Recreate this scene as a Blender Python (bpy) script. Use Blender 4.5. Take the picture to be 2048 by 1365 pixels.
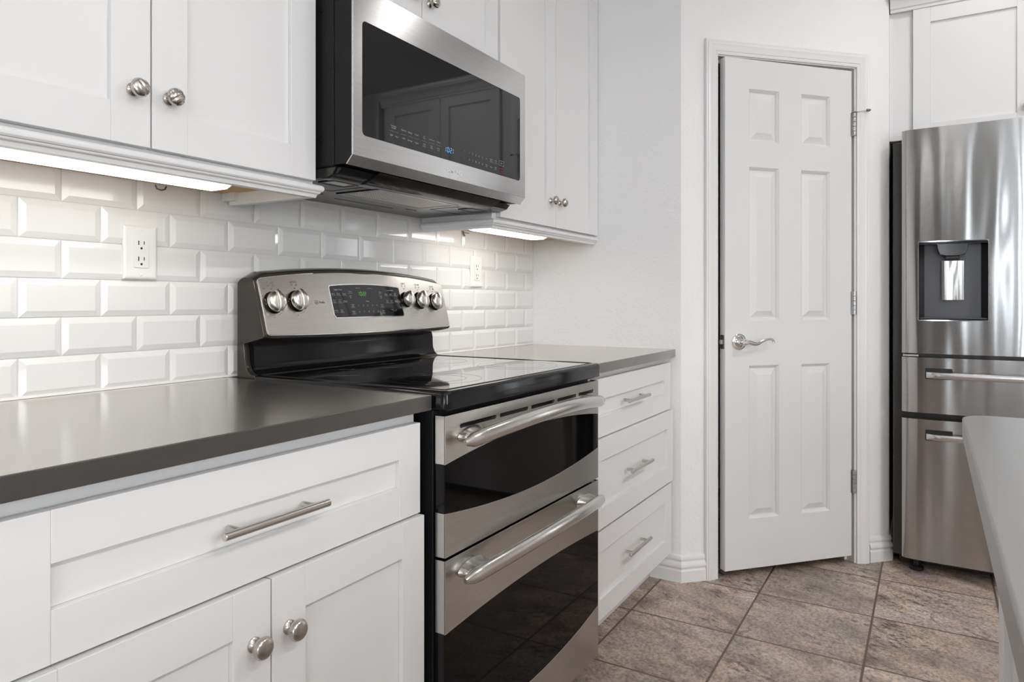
import bpy, bmesh, math, random
from math import sin, cos, pi, radians, sqrt, atan2
from mathutils import Vector, Matrix

# ------------------------------------------------------------------ camera, world, lights, exposure
for o in list(bpy.data.objects):
    bpy.data.objects.remove(o)
SC = bpy.context.scene
COL = SC.collection

cam_data = bpy.data.cameras.new('camera')
cam = bpy.data.objects.new('camera', cam_data)
COL.objects.link(cam)
cam.location = (-2.6924, -1.5119, 1.1036)
cam.rotation_euler = (pi / 2, 0, -radians(59.032))
cam_data.sensor_width = 36.0
cam_data.lens = 1395.0 * 36.0 / 2048.0
cam_data.shift_y = -(682.5 - 602.64) / 2048.0
cam_data.clip_start = 0.02
SC.camera = cam

SC.view_settings.view_transform = 'Standard'
SC.view_settings.look = 'None'
SC.view_settings.gamma = 1.0
SC.view_settings.exposure = -0.62
SC.view_settings.use_curve_mapping = False

world = bpy.data.worlds.new('world')
SC.world = world
world.use_nodes = True
bg = world.node_tree.nodes['Background']
bg.inputs[0].default_value = (0.92, 0.96, 1.0, 1)
bg.inputs[1].default_value = 12.0

CEIL = 2.74
CANS = [(-3.9, -1.30, 6), (-2.35, -1.50, 2.2), (0.22, -1.75, 4.5), (-3.9, -3.0, 26), (-2.35, -2.9, 28), (-0.75, -2.75, 27)]


def area(name, loc, rot, sx, sy, power, col, spread=180, shape='RECTANGLE'):
    d = bpy.data.lights.new(name, 'AREA')
    d.shape = shape
    d.size = sx
    if shape in ('RECTANGLE', 'ELLIPSE'):
        d.size_y = sy
    d.energy = power
    d.color = col
    d.spread = radians(spread)
    o = bpy.data.objects.new(name, d)
    COL.objects.link(o)
    o.location = loc
    o.rotation_euler = rot
    return o


for cx_, cy_, cw_ in CANS:
    area('recessed_lamp', (cx_, cy_, CEIL - 0.012), (0, 0, 0), 0.15, 0.15, cw_, (1.0, 0.978, 0.955), 170, 'DISK')
# end lamp: added fill at the unseen wall behind the camera
# side lamp: added fill at the unseen wall opposite the range
area('end_fill', (-7.45, -3.70, 1.35), (0, -pi / 2 + 0.45, 0), 1.9, 1.2, 100.0, (0.97, 0.985, 1.0), 175)
area('side_fill', (-2.8, -4.25, 1.45), (pi / 2 - 0.6, 0, 0), 1.5, 1.4, 44.0, (0.97, 0.985, 1.0), 175)


# ------------------------------------------------------------------ materials
def new_mat(name):
    m = bpy.data.materials.new(name)
    m.use_nodes = True
    nt = m.node_tree
    return m, nt, nt.nodes['Principled BSDF']


def N(nt, t, **kw):
    n = nt.nodes.new(t)
    for k, v in kw.items():
        setattr(n, k, v)
    return n


def bump_to(nt, bsdf, height, strength, dist):
    b = N(nt, 'ShaderNodeBump')
    b.inputs['Strength'].default_value = strength
    b.inputs['Distance'].default_value = dist
    nt.links.new(height, b.inputs['Height'])
    nt.links.new(b.outputs[0], bsdf.inputs['Normal'])
    return b


def plain(name, col, rough=0.5, metal=0.0, spec=0.5, coat=0.0, noise=0.0):
    m, nt, b = new_mat(name)
    b.inputs['Base Color'].default_value = (*col, 1)
    b.inputs['Roughness'].default_value = rough
    b.inputs['Metallic'].default_value = metal
    b.inputs['Specular IOR Level'].default_value = spec
    b.inputs['Coat Weight'].default_value = coat
    if noise:
        tc = N(nt, 'ShaderNodeTexCoord')
        ns = N(nt, 'ShaderNodeTexNoise')
        ns.inputs['Scale'].default_value = 60
        ns.inputs['Detail'].default_value = 3
        nt.links.new(tc.outputs['Object'], ns.inputs['Vector'])
        bump_to(nt, b, ns.outputs['Fac'], noise, 0.001)
    return m


def painted_wall(name, col):
    m, nt, b = new_mat(name)
    b.inputs['Base Color'].default_value = (*col, 1)
    b.inputs['Roughness'].default_value = 0.62
    b.inputs['Specular IOR Level'].default_value = 0.3
    tc = N(nt, 'ShaderNodeTexCoord')
    n1 = N(nt, 'ShaderNodeTexNoise')
    n1.inputs['Scale'].default_value = 130
    n1.inputs['Detail'].default_value = 3
    n1.inputs['Roughness'].default_value = 0.6
    n2 = N(nt, 'ShaderNodeTexVoronoi')
    n2.inputs['Scale'].default_value = 75
    mx = N(nt, 'ShaderNodeMath', operation='ADD')
    nt.links.new(tc.outputs['Object'], n1.inputs['Vector'])
    nt.links.new(tc.outputs['Object'], n2.inputs['Vector'])
    nt.links.new(n1.outputs['Fac'], mx.inputs[0])
    nt.links.new(n2.outputs['Distance'], mx.inputs[1])
    bump_to(nt, b, mx.outputs[0], 0.34, 0.0022)
    return m


def steel(name, col, rough, axis, grain=(1, 1, 1), aniso=0.75, wav=None, bump=0.0):
    """brushed metal; axis = world direction of the brushing"""
    m, nt, b = new_mat(name)
    b.inputs['Base Color'].default_value = (*col, 1)
    b.inputs['Metallic'].default_value = 1.0
    b.inputs['Roughness'].default_value = rough
    b.inputs['Anisotropic'].default_value = aniso
    cv = N(nt, 'ShaderNodeCombineXYZ')
    for i in range(3):
        cv.inputs[i].default_value = (0, 0, 1)[i]
    nt.links.new(cv.outputs[0], b.inputs['Tangent'])
    tc = N(nt, 'ShaderNodeTexCoord')
    geo = N(nt, 'ShaderNodeNewGeometry')
    mp = N(nt, 'ShaderNodeMapping')
    s = [1300 if abs(a) < 0.5 else 12 for a in axis]
    mp.inputs['Scale'].default_value = s
    ns = N(nt, 'ShaderNodeTexNoise')
    ns.inputs['Scale'].default_value = 1.0
    ns.inputs['Detail'].default_value = 2
    nt.links.new(geo.outputs['Position'], mp.inputs['Vector'])
    nt.links.new(mp.outputs[0], ns.inputs['Vector'])
    bb = bump_to(nt, b, ns.outputs['Fac'], bump, 0.0002)
    cm = N(nt, 'ShaderNodeMapRange')
    cm.inputs['From Min'].default_value = 0.3
    cm.inputs['From Max'].default_value = 0.7
    cm.inputs['To Min'].default_value = 0.90
    cm.inputs['To Max'].default_value = 1.08
    nt.links.new(ns.outputs['Fac'], cm.inputs['Value'])
    vm = N(nt, 'ShaderNodeVectorMath', operation='SCALE')
    vm.inputs[0].default_value = col
    nt.links.new(cm.outputs[0], vm.inputs['Scale'])
    nt.links.new(vm.outputs[0], b.inputs['Base Color'])
    if wav:
        mp2 = N(nt, 'ShaderNodeMapping')
        mp2.inputs['Scale'].default_value = wav[0]
        n2 = N(nt, 'ShaderNodeTexNoise')
        n2.inputs['Scale'].default_value = 1.0
        n2.inputs['Detail'].default_value = 1.0
        nt.links.new(geo.outputs['Position'], mp2.inputs['Vector'])
        nt.links.new(mp2.outputs[0], n2.inputs['Vector'])
        b2 = N(nt, 'ShaderNodeBump')
        b2.inputs['Strength'].default_value = 1.0
        b2.inputs['Distance'].default_value = wav[1]
        nt.links.new(n2.outputs['Fac'], b2.inputs['Height'])
        nt.links.new(b2.outputs[0], bb.inputs['Normal'])
    return m


def stone(name, col, rough, speck=0.12, coat=0.0):
    m, nt, b = new_mat(name)
    tc = N(nt, 'ShaderNodeTexCoord')
    n1 = N(nt, 'ShaderNodeTexNoise')
    n1.inputs['Scale'].default_value = 420
    n1.inputs['Detail'].default_value = 3
    n2 = N(nt, 'ShaderNodeTexNoise')
    n2.inputs['Scale'].default_value = 9
    n2.inputs['Detail'].default_value = 4
    r = N(nt, 'ShaderNodeValToRGB')
    r.color_ramp.elements[0].position = 0.35
    r.color_ramp.elements[0].color = (*[c * (1 - speck) for c in col], 1)
    r.color_ramp.elements[1].position = 0.68
    r.color_ramp.elements[1].color = (*[min(1, c * (1 + speck)) for c in col], 1)
    mx = N(nt, 'ShaderNodeMath', operation='MULTIPLY_ADD')
    mx.inputs[1].default_value = 0.25
    nt.links.new(tc.outputs['Object'], n1.inputs['Vector'])
    nt.links.new(tc.outputs['Object'], n2.inputs['Vector'])
    nt.links.new(n2.outputs['Fac'], mx.inputs[0])
    ml = N(nt, 'ShaderNodeMath', operation='MULTIPLY')
    ml.inputs[1].default_value = 0.75
    nt.links.new(n1.outputs['Fac'], ml.inputs[0])
    nt.links.new(ml.outputs[0], mx.inputs[2])
    nt.links.new(mx.outputs[0], r.inputs[0])
    nt.links.new(r.outputs[0], b.inputs['Base Color'])
    b.inputs['Roughness'].default_value = rough
    b.inputs['Specular IOR Level'].default_value = 0.5
    b.inputs['Coat Weight'].default_value = coat
    b.inputs['Coat IOR'].default_value = 1.75
    b.inputs['Coat Roughness'].default_value = 0.14
    bump_to(nt, b, n1.outputs['Fac'], 0.04, 0.0003)
    return m


def emitter(name, col, strength):
    m = bpy.data.materials.new(name)
    m.use_nodes = True
    nt = m.node_tree
    nt.nodes.clear()
    e = nt.nodes.new('ShaderNodeEmission')
    e.inputs[0].default_value = (*col, 1)
    e.inputs[1].default_value = strength
    o = nt.nodes.new('ShaderNodeOutputMaterial')
    nt.links.new(e.outputs[0], o.inputs[0])
    return m


def floor_material():
    m, nt, b = new_mat('slate_tile')
    L = nt.links.new
    P = 0.3825
    geo = N(nt, 'ShaderNodeNewGeometry')
    sep = N(nt, 'ShaderNodeSeparateXYZ')
    L(geo.outputs['Position'], sep.inputs[0])

    def mth(op, a, bb=None, c=None):
        n = N(nt, 'ShaderNodeMath', operation=op)
        for i, v in enumerate((a, bb, c)):
            if v is None:
                continue
            if isinstance(v, (int, float)):
                n.inputs[i].default_value = v
            else:
                L(v, n.inputs[i])
        return n.outputs[0]
    gx = mth('DIVIDE', mth('ADD', sep.outputs[0], 0.3365), P)
    y0 = mth('ADD', sep.outputs[1], 0.9555)
    gy = mth('DIVIDE', mth('ADD', y0, mth('MULTIPLY', mth('MAXIMUM', y0, 0.0), 0.0610)), P)
    fx, fy = mth('FRACT', gx), mth('FRACT', gy)
    ix, iy = mth('FLOOR', gx), mth('FLOOR', gy)
    ex = mth('MINIMUM', fx, mth('SUBTRACT', 1.0, fx))
    ey = mth('MINIMUM', fy, mth('SUBTRACT', 1.0, fy))
    ed = mth('MINIMUM', ex, ey)
    # ragged tile edge
    nz = N(nt, 'ShaderNodeTexNoise')
    nz.inputs['Scale'].default_value = 70
    L(geo.outputs['Position'], nz.inputs['Vector'])
    ed2 = mth('ADD', ed, mth('MULTIPLY', mth('SUBTRACT', nz.outputs['Fac'], 0.5), 0.003))
    tile = N(nt, 'ShaderNodeMapRange')
    tile.interpolation_type = 'SMOOTHSTEP'
    tile.inputs['From Min'].default_value = 0.0078
    tile.inputs['From Max'].default_value = 0.0105
    L(ed2, tile.inputs['Value'])
    # per tile offset
    cmb = N(nt, 'ShaderNodeCombineXYZ')
    L(ix, cmb.inputs[0]); L(iy, cmb.inputs[1])
    wn = N(nt, 'ShaderNodeTexWhiteNoise', noise_dimensions='3D')
    L(cmb.outputs[0], wn.inputs['Vector'])
    off = N(nt, 'ShaderNodeVectorMath', operation='MULTIPLY_ADD')
    L(wn.outputs['Color'], off.inputs[0])
    off.inputs[1].default_value = (7, 9, 5)
    L(geo.outputs['Position'], off.inputs[2])
    rot = N(nt, 'ShaderNodeMapping')
    rot.vector_type = 'TEXTURE'
    rot.inputs['Rotation'].default_value = (0, 0, radians(64))
    rot.inputs['Scale'].default_value = (1.15, 0.55, 1.0)
    L(off.outputs[0], rot.inputs['Vector'])
    na = N(nt, 'ShaderNodeTexNoise')
    na.inputs['Scale'].default_value = 5.5
    na.inputs['Detail'].default_value = 7
    na.inputs['Roughness'].default_value = 0.62
    na.inputs['Distortion'].default_value = 0.35
    L(rot.outputs[0], na.inputs['Vector'])
    ra = N(nt, 'ShaderNodeValToRGB')
    cr = ra.color_ramp
    cr.elements[0].position = 0.30
    cr.elements[0].color = (0.16, 0.122, 0.104, 1)
    cr.elements[1].position = 0.74
    cr.elements[1].color = (0.62, 0.49, 0.40, 1)
    e = cr.elements.new(0.44); e.color = (0.31, 0.248, 0.212, 1)
    e = cr.elements.new(0.54); e.color = (0.42, 0.315, 0.25, 1)
    e = cr.elements.new(0.63); e.color = (0.50, 0.405, 0.335, 1)
    L(na.outputs['Fac'], ra.inputs[0])
    # cool grey drifts
    nb = N(nt, 'ShaderNodeTexNoise')
    nb.inputs['Scale'].default_value = 4.2
    nb.inputs['Detail'].default_value = 4
    L(off.outputs[0], nb.inputs['Vector'])
    rb = N(nt, 'ShaderNodeMapRange')
    rb.inputs['From Min'].default_value = 0.47
    rb.inputs['From Max'].default_value = 0.66
    rb.inputs['To Max'].default_value = 0.65
    L(nb.outputs['Fac'], rb.inputs['Value'])
    mx = N(nt, 'ShaderNodeMix', data_type='RGBA')
    L(rb.outputs[0], mx.inputs[0])
    L(ra.outputs[0], mx.inputs[6])
    mx.inputs[7].default_value = (0.34, 0.305, 0.290, 1)
    # dark pitted grain
    nc = N(nt, 'ShaderNodeTexNoise')
    nc.inputs['Scale'].default_value = 26
    nc.inputs['Detail'].default_value = 6
    nc.inputs['Roughness'].default_value = 0.75
    L(rot.outputs[0], nc.inputs['Vector'])
    rc = N(nt, 'ShaderNodeMapRange')
    rc.inputs['From Min'].default_value = 0.38
    rc.inputs['From Max'].default_value = 0.50
    rc.inputs['To Min'].default_value = 0.30
    rc.inputs['To Max'].default_value = 1.15
    L(nc.outputs['Fac'], rc.inputs['Value'])
    nf = N(nt, 'ShaderNodeTexNoise')
    nf.inputs['Scale'].default_value = 95
    nf.inputs['Detail'].default_value = 5
    nf.inputs['Roughness'].default_value = 0.7
    L(off.outputs[0], nf.inputs['Vector'])
    rf = N(nt, 'ShaderNodeMapRange')
    rf.inputs['From Min'].default_value = 0.36
    rf.inputs['From Max'].default_value = 0.60
    rf.inputs['To Min'].default_value = 0.56
    rf.inputs['To Max'].default_value = 1.18
    L(nf.outputs['Fac'], rf.inputs['Value'])
    # dark grain gathers in drifts
    nd = N(nt, 'ShaderNodeTexNoise')
    nd.inputs['Scale'].default_value = 4.5
    nd.inputs['Detail'].default_value = 2
    L(rot.outputs[0], nd.inputs['Vector'])
    rdn = N(nt, 'ShaderNodeMapRange')
    rdn.inputs['From Min'].default_value = 0.42
    rdn.inputs['From Max'].default_value = 0.62
    L(nd.outputs['Fac'], rdn.inputs['Value'])
    g1 = mth('ADD', mth('MULTIPLY', mth('SUBTRACT', rc.outputs[0], 1.0), rdn.outputs[0]), 1.0)
    g2 = mth('MULTIPLY', g1, rf.outputs[0])
    mu = N(nt, 'ShaderNodeVectorMath', operation='SCALE')
    L(mx.outputs[2], mu.inputs[0])
    L(g2, mu.inputs['Scale'])
    # thin dark veins
    nv = N(nt, 'ShaderNodeTexNoise')
    nv.inputs['Scale'].default_value = 1.7
    nv.inputs['Detail'].default_value = 8
    nv.inputs['Distortion'].default_value = 0.5
    L(rot.outputs[0], nv.inputs['Vector'])
    vv = mth('ABSOLUTE', mth('SUBTRACT', nv.outputs['Fac'], 0.55))
    rv = N(nt, 'ShaderNodeMapRange')
    rv.inputs['From Min'].default_value = 0.0
    rv.inputs['From Max'].default_value = 0.006
    rv.inputs['To Min'].default_value = 0.55
    rv.inputs['To Max'].default_value = 1.0
    L(vv, rv.inputs['Value'])
    mu2 = N(nt, 'ShaderNodeVectorMath', operation='SCALE')
    L(mu.outputs[0], mu2.inputs[0])
    L(rv.outputs[0], mu2.inputs['Scale'])
    # per tile tone
    mu3 = N(nt, 'ShaderNodeVectorMath', operation='SCALE')
    tone = N(nt, 'ShaderNodeMapRange')
    tone.inputs['To Min'].default_value = 1.02
    tone.inputs['To Max'].default_value = 1.28
    L(wn.outputs['Value'], tone.inputs['Value'])
    L(mu2.outputs[0], mu3.inputs[0])
    L(tone.outputs[0], mu3.inputs['Scale'])
    fin = N(nt, 'ShaderNodeMix', data_type='RGBA')
    L(tile.outputs[0], fin.inputs[0])
    fin.inputs[6].default_value = (0.125, 0.092, 0.072, 1)
    L(mu3.outputs[0], fin.inputs[7])
    L(fin.outputs[2], b.inputs['Base Color'])
    b.inputs['Roughness'].default_value = 0.42
    b.inputs['Specular IOR Level'].default_value = 0.42
    h = mth('ADD', mth('MULTIPLY', tile.outputs[0], 1.0), mth('MULTIPLY', nc.outputs['Fac'], 0.22))
    h = mth('ADD', h, mth('MULTIPLY', na.outputs['Fac'], 0.35))
    bump_to(nt, b, h, 0.55, 0.0022)
    return m


WHITE = plain('cabinet_paint', (0.80, 0.80, 0.80), 0.34, spec=0.45)
TRIMW = plain('trim_paint', (0.82, 0.82, 0.815), 0.30, spec=0.5)
WALLM = painted_wall('wall_paint', (0.87, 0.87, 0.87))
DARKWALL = painted_wall('darkened_unseen_wall', (0.075, 0.073, 0.071))  # unseen wall coloured dark so the refrigerator reflects a dim room
CEILM = painted_wall('ceiling_paint', (0.78, 0.78, 0.78))
TILE = plain('white_glazed_tile', (0.79, 0.785, 0.775), 0.07, spec=0.55)
GROUT = plain('white_grout', (0.74, 0.73, 0.71), 0.85)
OUTLET = plain('white_outlet_plastic', (0.83, 0.825, 0.81), 0.30)
SLOT = plain('dark_socket_slot', (0.03, 0.025, 0.02), 0.6)
AMBER = plain('raw_cabinet_wood', (0.62, 0.40, 0.16), 0.55)
COUNTER = stone('grey_quartz', (0.050, 0.046, 0.041), 0.5, 0.10, 0.0)
def polished(m, power, rough):
    """polish whose shine grows faster towards grazing angles"""
    nt = m.node_tree
    b = nt.nodes['Principled BSDF']
    out = next(n for n in nt.nodes if n.type == 'OUTPUT_MATERIAL')
    lw = N(nt, 'ShaderNodeLayerWeight')
    lw.inputs['Blend'].default_value = 0.5
    p = N(nt, 'ShaderNodeMath', operation='POWER')
    p.inputs[1].default_value = power
    nt.links.new(lw.outputs['Facing'], p.inputs[0])
    a = N(nt, 'ShaderNodeMath', operation='MULTIPLY_ADD')
    a.inputs[1].default_value = 0.94
    a.inputs[2].default_value = 0.004
    nt.links.new(p.outputs[0], a.inputs[0])
    g = N(nt, 'ShaderNodeBsdfGlossy')
    g.inputs['Color'].default_value = (1.0, 0.975, 0.945, 1)
    g.inputs['Roughness'].default_value = rough
    mx = N(nt, 'ShaderNodeMixShader')
    nt.links.new(a.outputs[0], mx.inputs[0])
    nt.links.new(b.outputs[0], mx.inputs[1])
    nt.links.new(g.outputs[0], mx.inputs[2])
    nt.links.new(mx.outputs[0], out.inputs[0])


polished(COUNTER, 2.6, 0.20)
ISLTOP = stone('island_quartz', (0.25, 0.247, 0.243), 0.30, 0.06)
NICKEL = plain('brushed_nickel', (0.55, 0.52, 0.49), 0.24, metal=1)
NICKELB = steel('bar_nickel', (0.60, 0.58, 0.55), 0.26, (1, 0, 0), aniso=0.3)
CHROME = plain('chrome', (0.80, 0.80, 0.80), 0.06, metal=1)
DKMETAL = plain('dark_nickel', (0.20, 0.17, 0.14), 0.35, metal=1)
HINGEM = plain('satin_hinge_metal', (0.50, 0.50, 0.50), 0.30, metal=1)
BLACKG = plain('black_glass', (0.006, 0.006, 0.007), 0.025, spec=0.5)
MWGLASS = plain('microwave_glass', (0.005, 0.0055, 0.007), 0.03, spec=0.6)
OVGLASS = plain('oven_door_glass', (0.003, 0.003, 0.003), 0.03, spec=0.13)
COOKGL = plain('cooktop_ceramic', (0.006, 0.006, 0.007), 0.03, spec=0.6, coat=1.0)
COOKGL.node_tree.nodes['Principled BSDF'].inputs['Coat IOR'].default_value = 1.8
KNOBM = plain('range_knob_metal', (0.74, 0.71, 0.67), 0.30, metal=1)
BLACKE = plain('black_enamel', (0.006, 0.006, 0.007), 0.12, spec=0.28)
BLACKP = plain('black_plastic', (0.014, 0.014, 0.015), 0.38, spec=0.45)
BLACKM = plain('black_painted_steel', (0.009, 0.0095, 0.011), 0.42, spec=0.22, noise=0.25)
BRONZE = plain('warm_dark_enamel', (0.060, 0.052, 0.045), 0.16, metal=0.55)
PANM = plain('hood_pan_enamel', (0.022, 0.020, 0.018), 0.24, spec=0.6)
STEEL_X = steel('range_stainless', (0.68, 0.655, 0.62), 0.27, (1, 0, 0))
STEEL_DIM = steel('range_stainless_dim', (0.56, 0.55, 0.53), 0.24, (1, 0, 0))  # darker copy of the range steel, dimmer reflections put into the colour
STEEL_MW = steel('microwave_stainless', (0.66, 0.66, 0.66), 0.23, (1, 0, 0))
STEEL_Y = steel('refrigerator_stainless', (0.46, 0.457, 0.452), 0.16, (0, 1, 0), aniso=1.0,
                wav=((1, 7.0, 1.3), 0.0045), bump=0.0)
STEELBAR = steel('handle_stainless', (0.66, 0.65, 0.63), 0.22, (1, 0, 0), aniso=0.3)
STEELBARY = steel('refrigerator_bar_stainless', (0.66, 0.65, 0.64), 0.25, (0, 1, 0), aniso=0.3)
FRSIDE = plain('refrigerator_side_paint', (0.045, 0.042, 0.038), 0.38, spec=0.5)
DISP = plain('dispenser_grey', (0.085, 0.085, 0.095), 0.32)
FLOORM = floor_material()
GREYINK = plain('grey_print', (0.42, 0.43, 0.47), 0.5)
DARKINK = plain('dark_print', (0.12, 0.11, 0.10), 0.5)
REDINK = plain('red_print', (0.45, 0.06, 0.07), 0.5)
LOGOS = plain('silver_print', (0.92, 0.92, 0.92), 0.45)
RING = plain('burner_ring_print', (0.016, 0.016, 0.017), 0.05)
BLUELED = emitter('blue_clock_digits', (0.18, 0.55, 1.0), 1.6)
GREENLED = emitter('green_clock_digits', (0.30, 0.85, 0.10), 0.9)
LENS = emitter('lit_diffuser', (1.0, 0.965, 0.90), 10.0)
LENS2 = emitter('lit_short_diffuser', (1.0, 0.965, 0.91), 15.0)
CANLENS = emitter('lit_downlight', (1.0, 0.955, 0.90), 9.0)
GLASSM = plain('lamp_lens', (0.50, 0.49, 0.47), 0.12)
WINGL, _nt, _b = new_mat('window_glass')
_b.inputs['Base Color'].default_value = (0.95, 0.98, 1, 1)
_b.inputs['Transmission Weight'].default_value = 1.0
_b.inputs['Roughness'].default_value = 0.0
_b.inputs['IOR'].default_value = 1.02


def filter_mat():
    m, nt, b = new_mat('perforated_filter')
    geo = N(nt, 'ShaderNodeNewGeometry')
    mp = N(nt, 'ShaderNodeMapping')
    mp.inputs['Rotation'].default_value = (0, 0, radians(45))
    v = N(nt, 'ShaderNodeTexVoronoi')
    v.inputs['Scale'].default_value = 230
    v.inputs['Randomness'].default_value = 0.0
    nt.links.new(geo.outputs['Position'], mp.inputs['Vector'])
    nt.links.new(mp.outputs[0], v.inputs['Vector'])
    r = N(nt, 'ShaderNodeValToRGB')
    r.color_ramp.elements[0].position = 0.26
    r.color_ramp.elements[0].color = (0.04, 0.034, 0.03, 1)
    r.color_ramp.elements[1].position = 0.46
    r.color_ramp.elements[1].color = (0.86, 0.80, 0.74, 1)
    nt.links.new(v.outputs['Distance'], r.inputs[0])
    nt.links.new(r.outputs[0], b.inputs['Base Color'])
    b.inputs['Metallic'].default_value = 0.35
    b.inputs['Roughness'].default_value = 0.4
    bump_to(nt, b, v.outputs['Distance'], 0.5, 0.001)
    return m


FILTER = filter_mat()


def grain_door():
    m, nt, b = new_mat('moulded_door_paint')
    b.inputs['Base Color'].default_value = (0.76, 0.76, 0.76, 1)
    b.inputs['Roughness'].default_value = 0.33
    tc = N(nt, 'ShaderNodeTexCoord')
    mp = N(nt, 'ShaderNodeMapping')
    mp.inputs['Scale'].default_value = (7, 1, 130)
    ns = N(nt, 'ShaderNodeTexNoise')
    ns.inputs['Scale'].default_value = 1.6
    ns.inputs['Detail'].default_value = 4
    ns.inputs['Distortion'].default_value = 0.6
    nt.links.new(tc.outputs['Object'], mp.inputs['Vector'])
    nt.links.new(mp.outputs[0], ns.inputs['Vector'])
    bump_to(nt, b, ns.outputs['Fac'], 0.28, 0.0010)
    return m


DOORM = grain_door()


# ------------------------------------------------------------------ mesh helpers
def rootmat(root):
    return Matrix.Translation(root.location) @ Matrix.Rotation(root.rotation_euler.z, 4, 'Z')


def curve_mesh(loops):
    cu = bpy.data.curves.new('tmp', 'CURVE')
    cu.dimensions = '2D'
    cu.fill_mode = 'BOTH'
    for lp in loops:
        sp = cu.splines.new('POLY')
        sp.points.add(len(lp) - 1)
        for p, q in zip(sp.points, lp):
            p.co = (q[0], q[1], 0, 1)
        sp.use_cyclic_u = True
    return cu


def eval_curve(cu):
    ob = bpy.data.objects.new('tmp', cu)
    COL.objects.link(ob)
    dg = bpy.context.evaluated_depsgraph_get()
    me = bpy.data.meshes.new_from_object(ob.evaluated_get(dg))
    v = [tuple(x.co) for x in me.vertices]
    f = [tuple(p.vertices) for p in me.polygons]
    bpy.data.objects.remove(ob)
    bpy.data.curves.remove(cu)
    bpy.data.meshes.remove(me)
    return v, f


def rr(a0, a1, b0, b1, r, n=5):
    pts = []
    for cx_, cy_, s in ((a1 - r, b1 - r, 0), (a0 + r, b1 - r, 90), (a0 + r, b0 + r, 180), (a1 - r, b0 + r, 270)):
        for i in range(n + 1):
            t = radians(s + 90 * i / n)
            pts.append((cx_ + r * cos(t), cy_ + r * sin(t)))
    return pts


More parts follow.
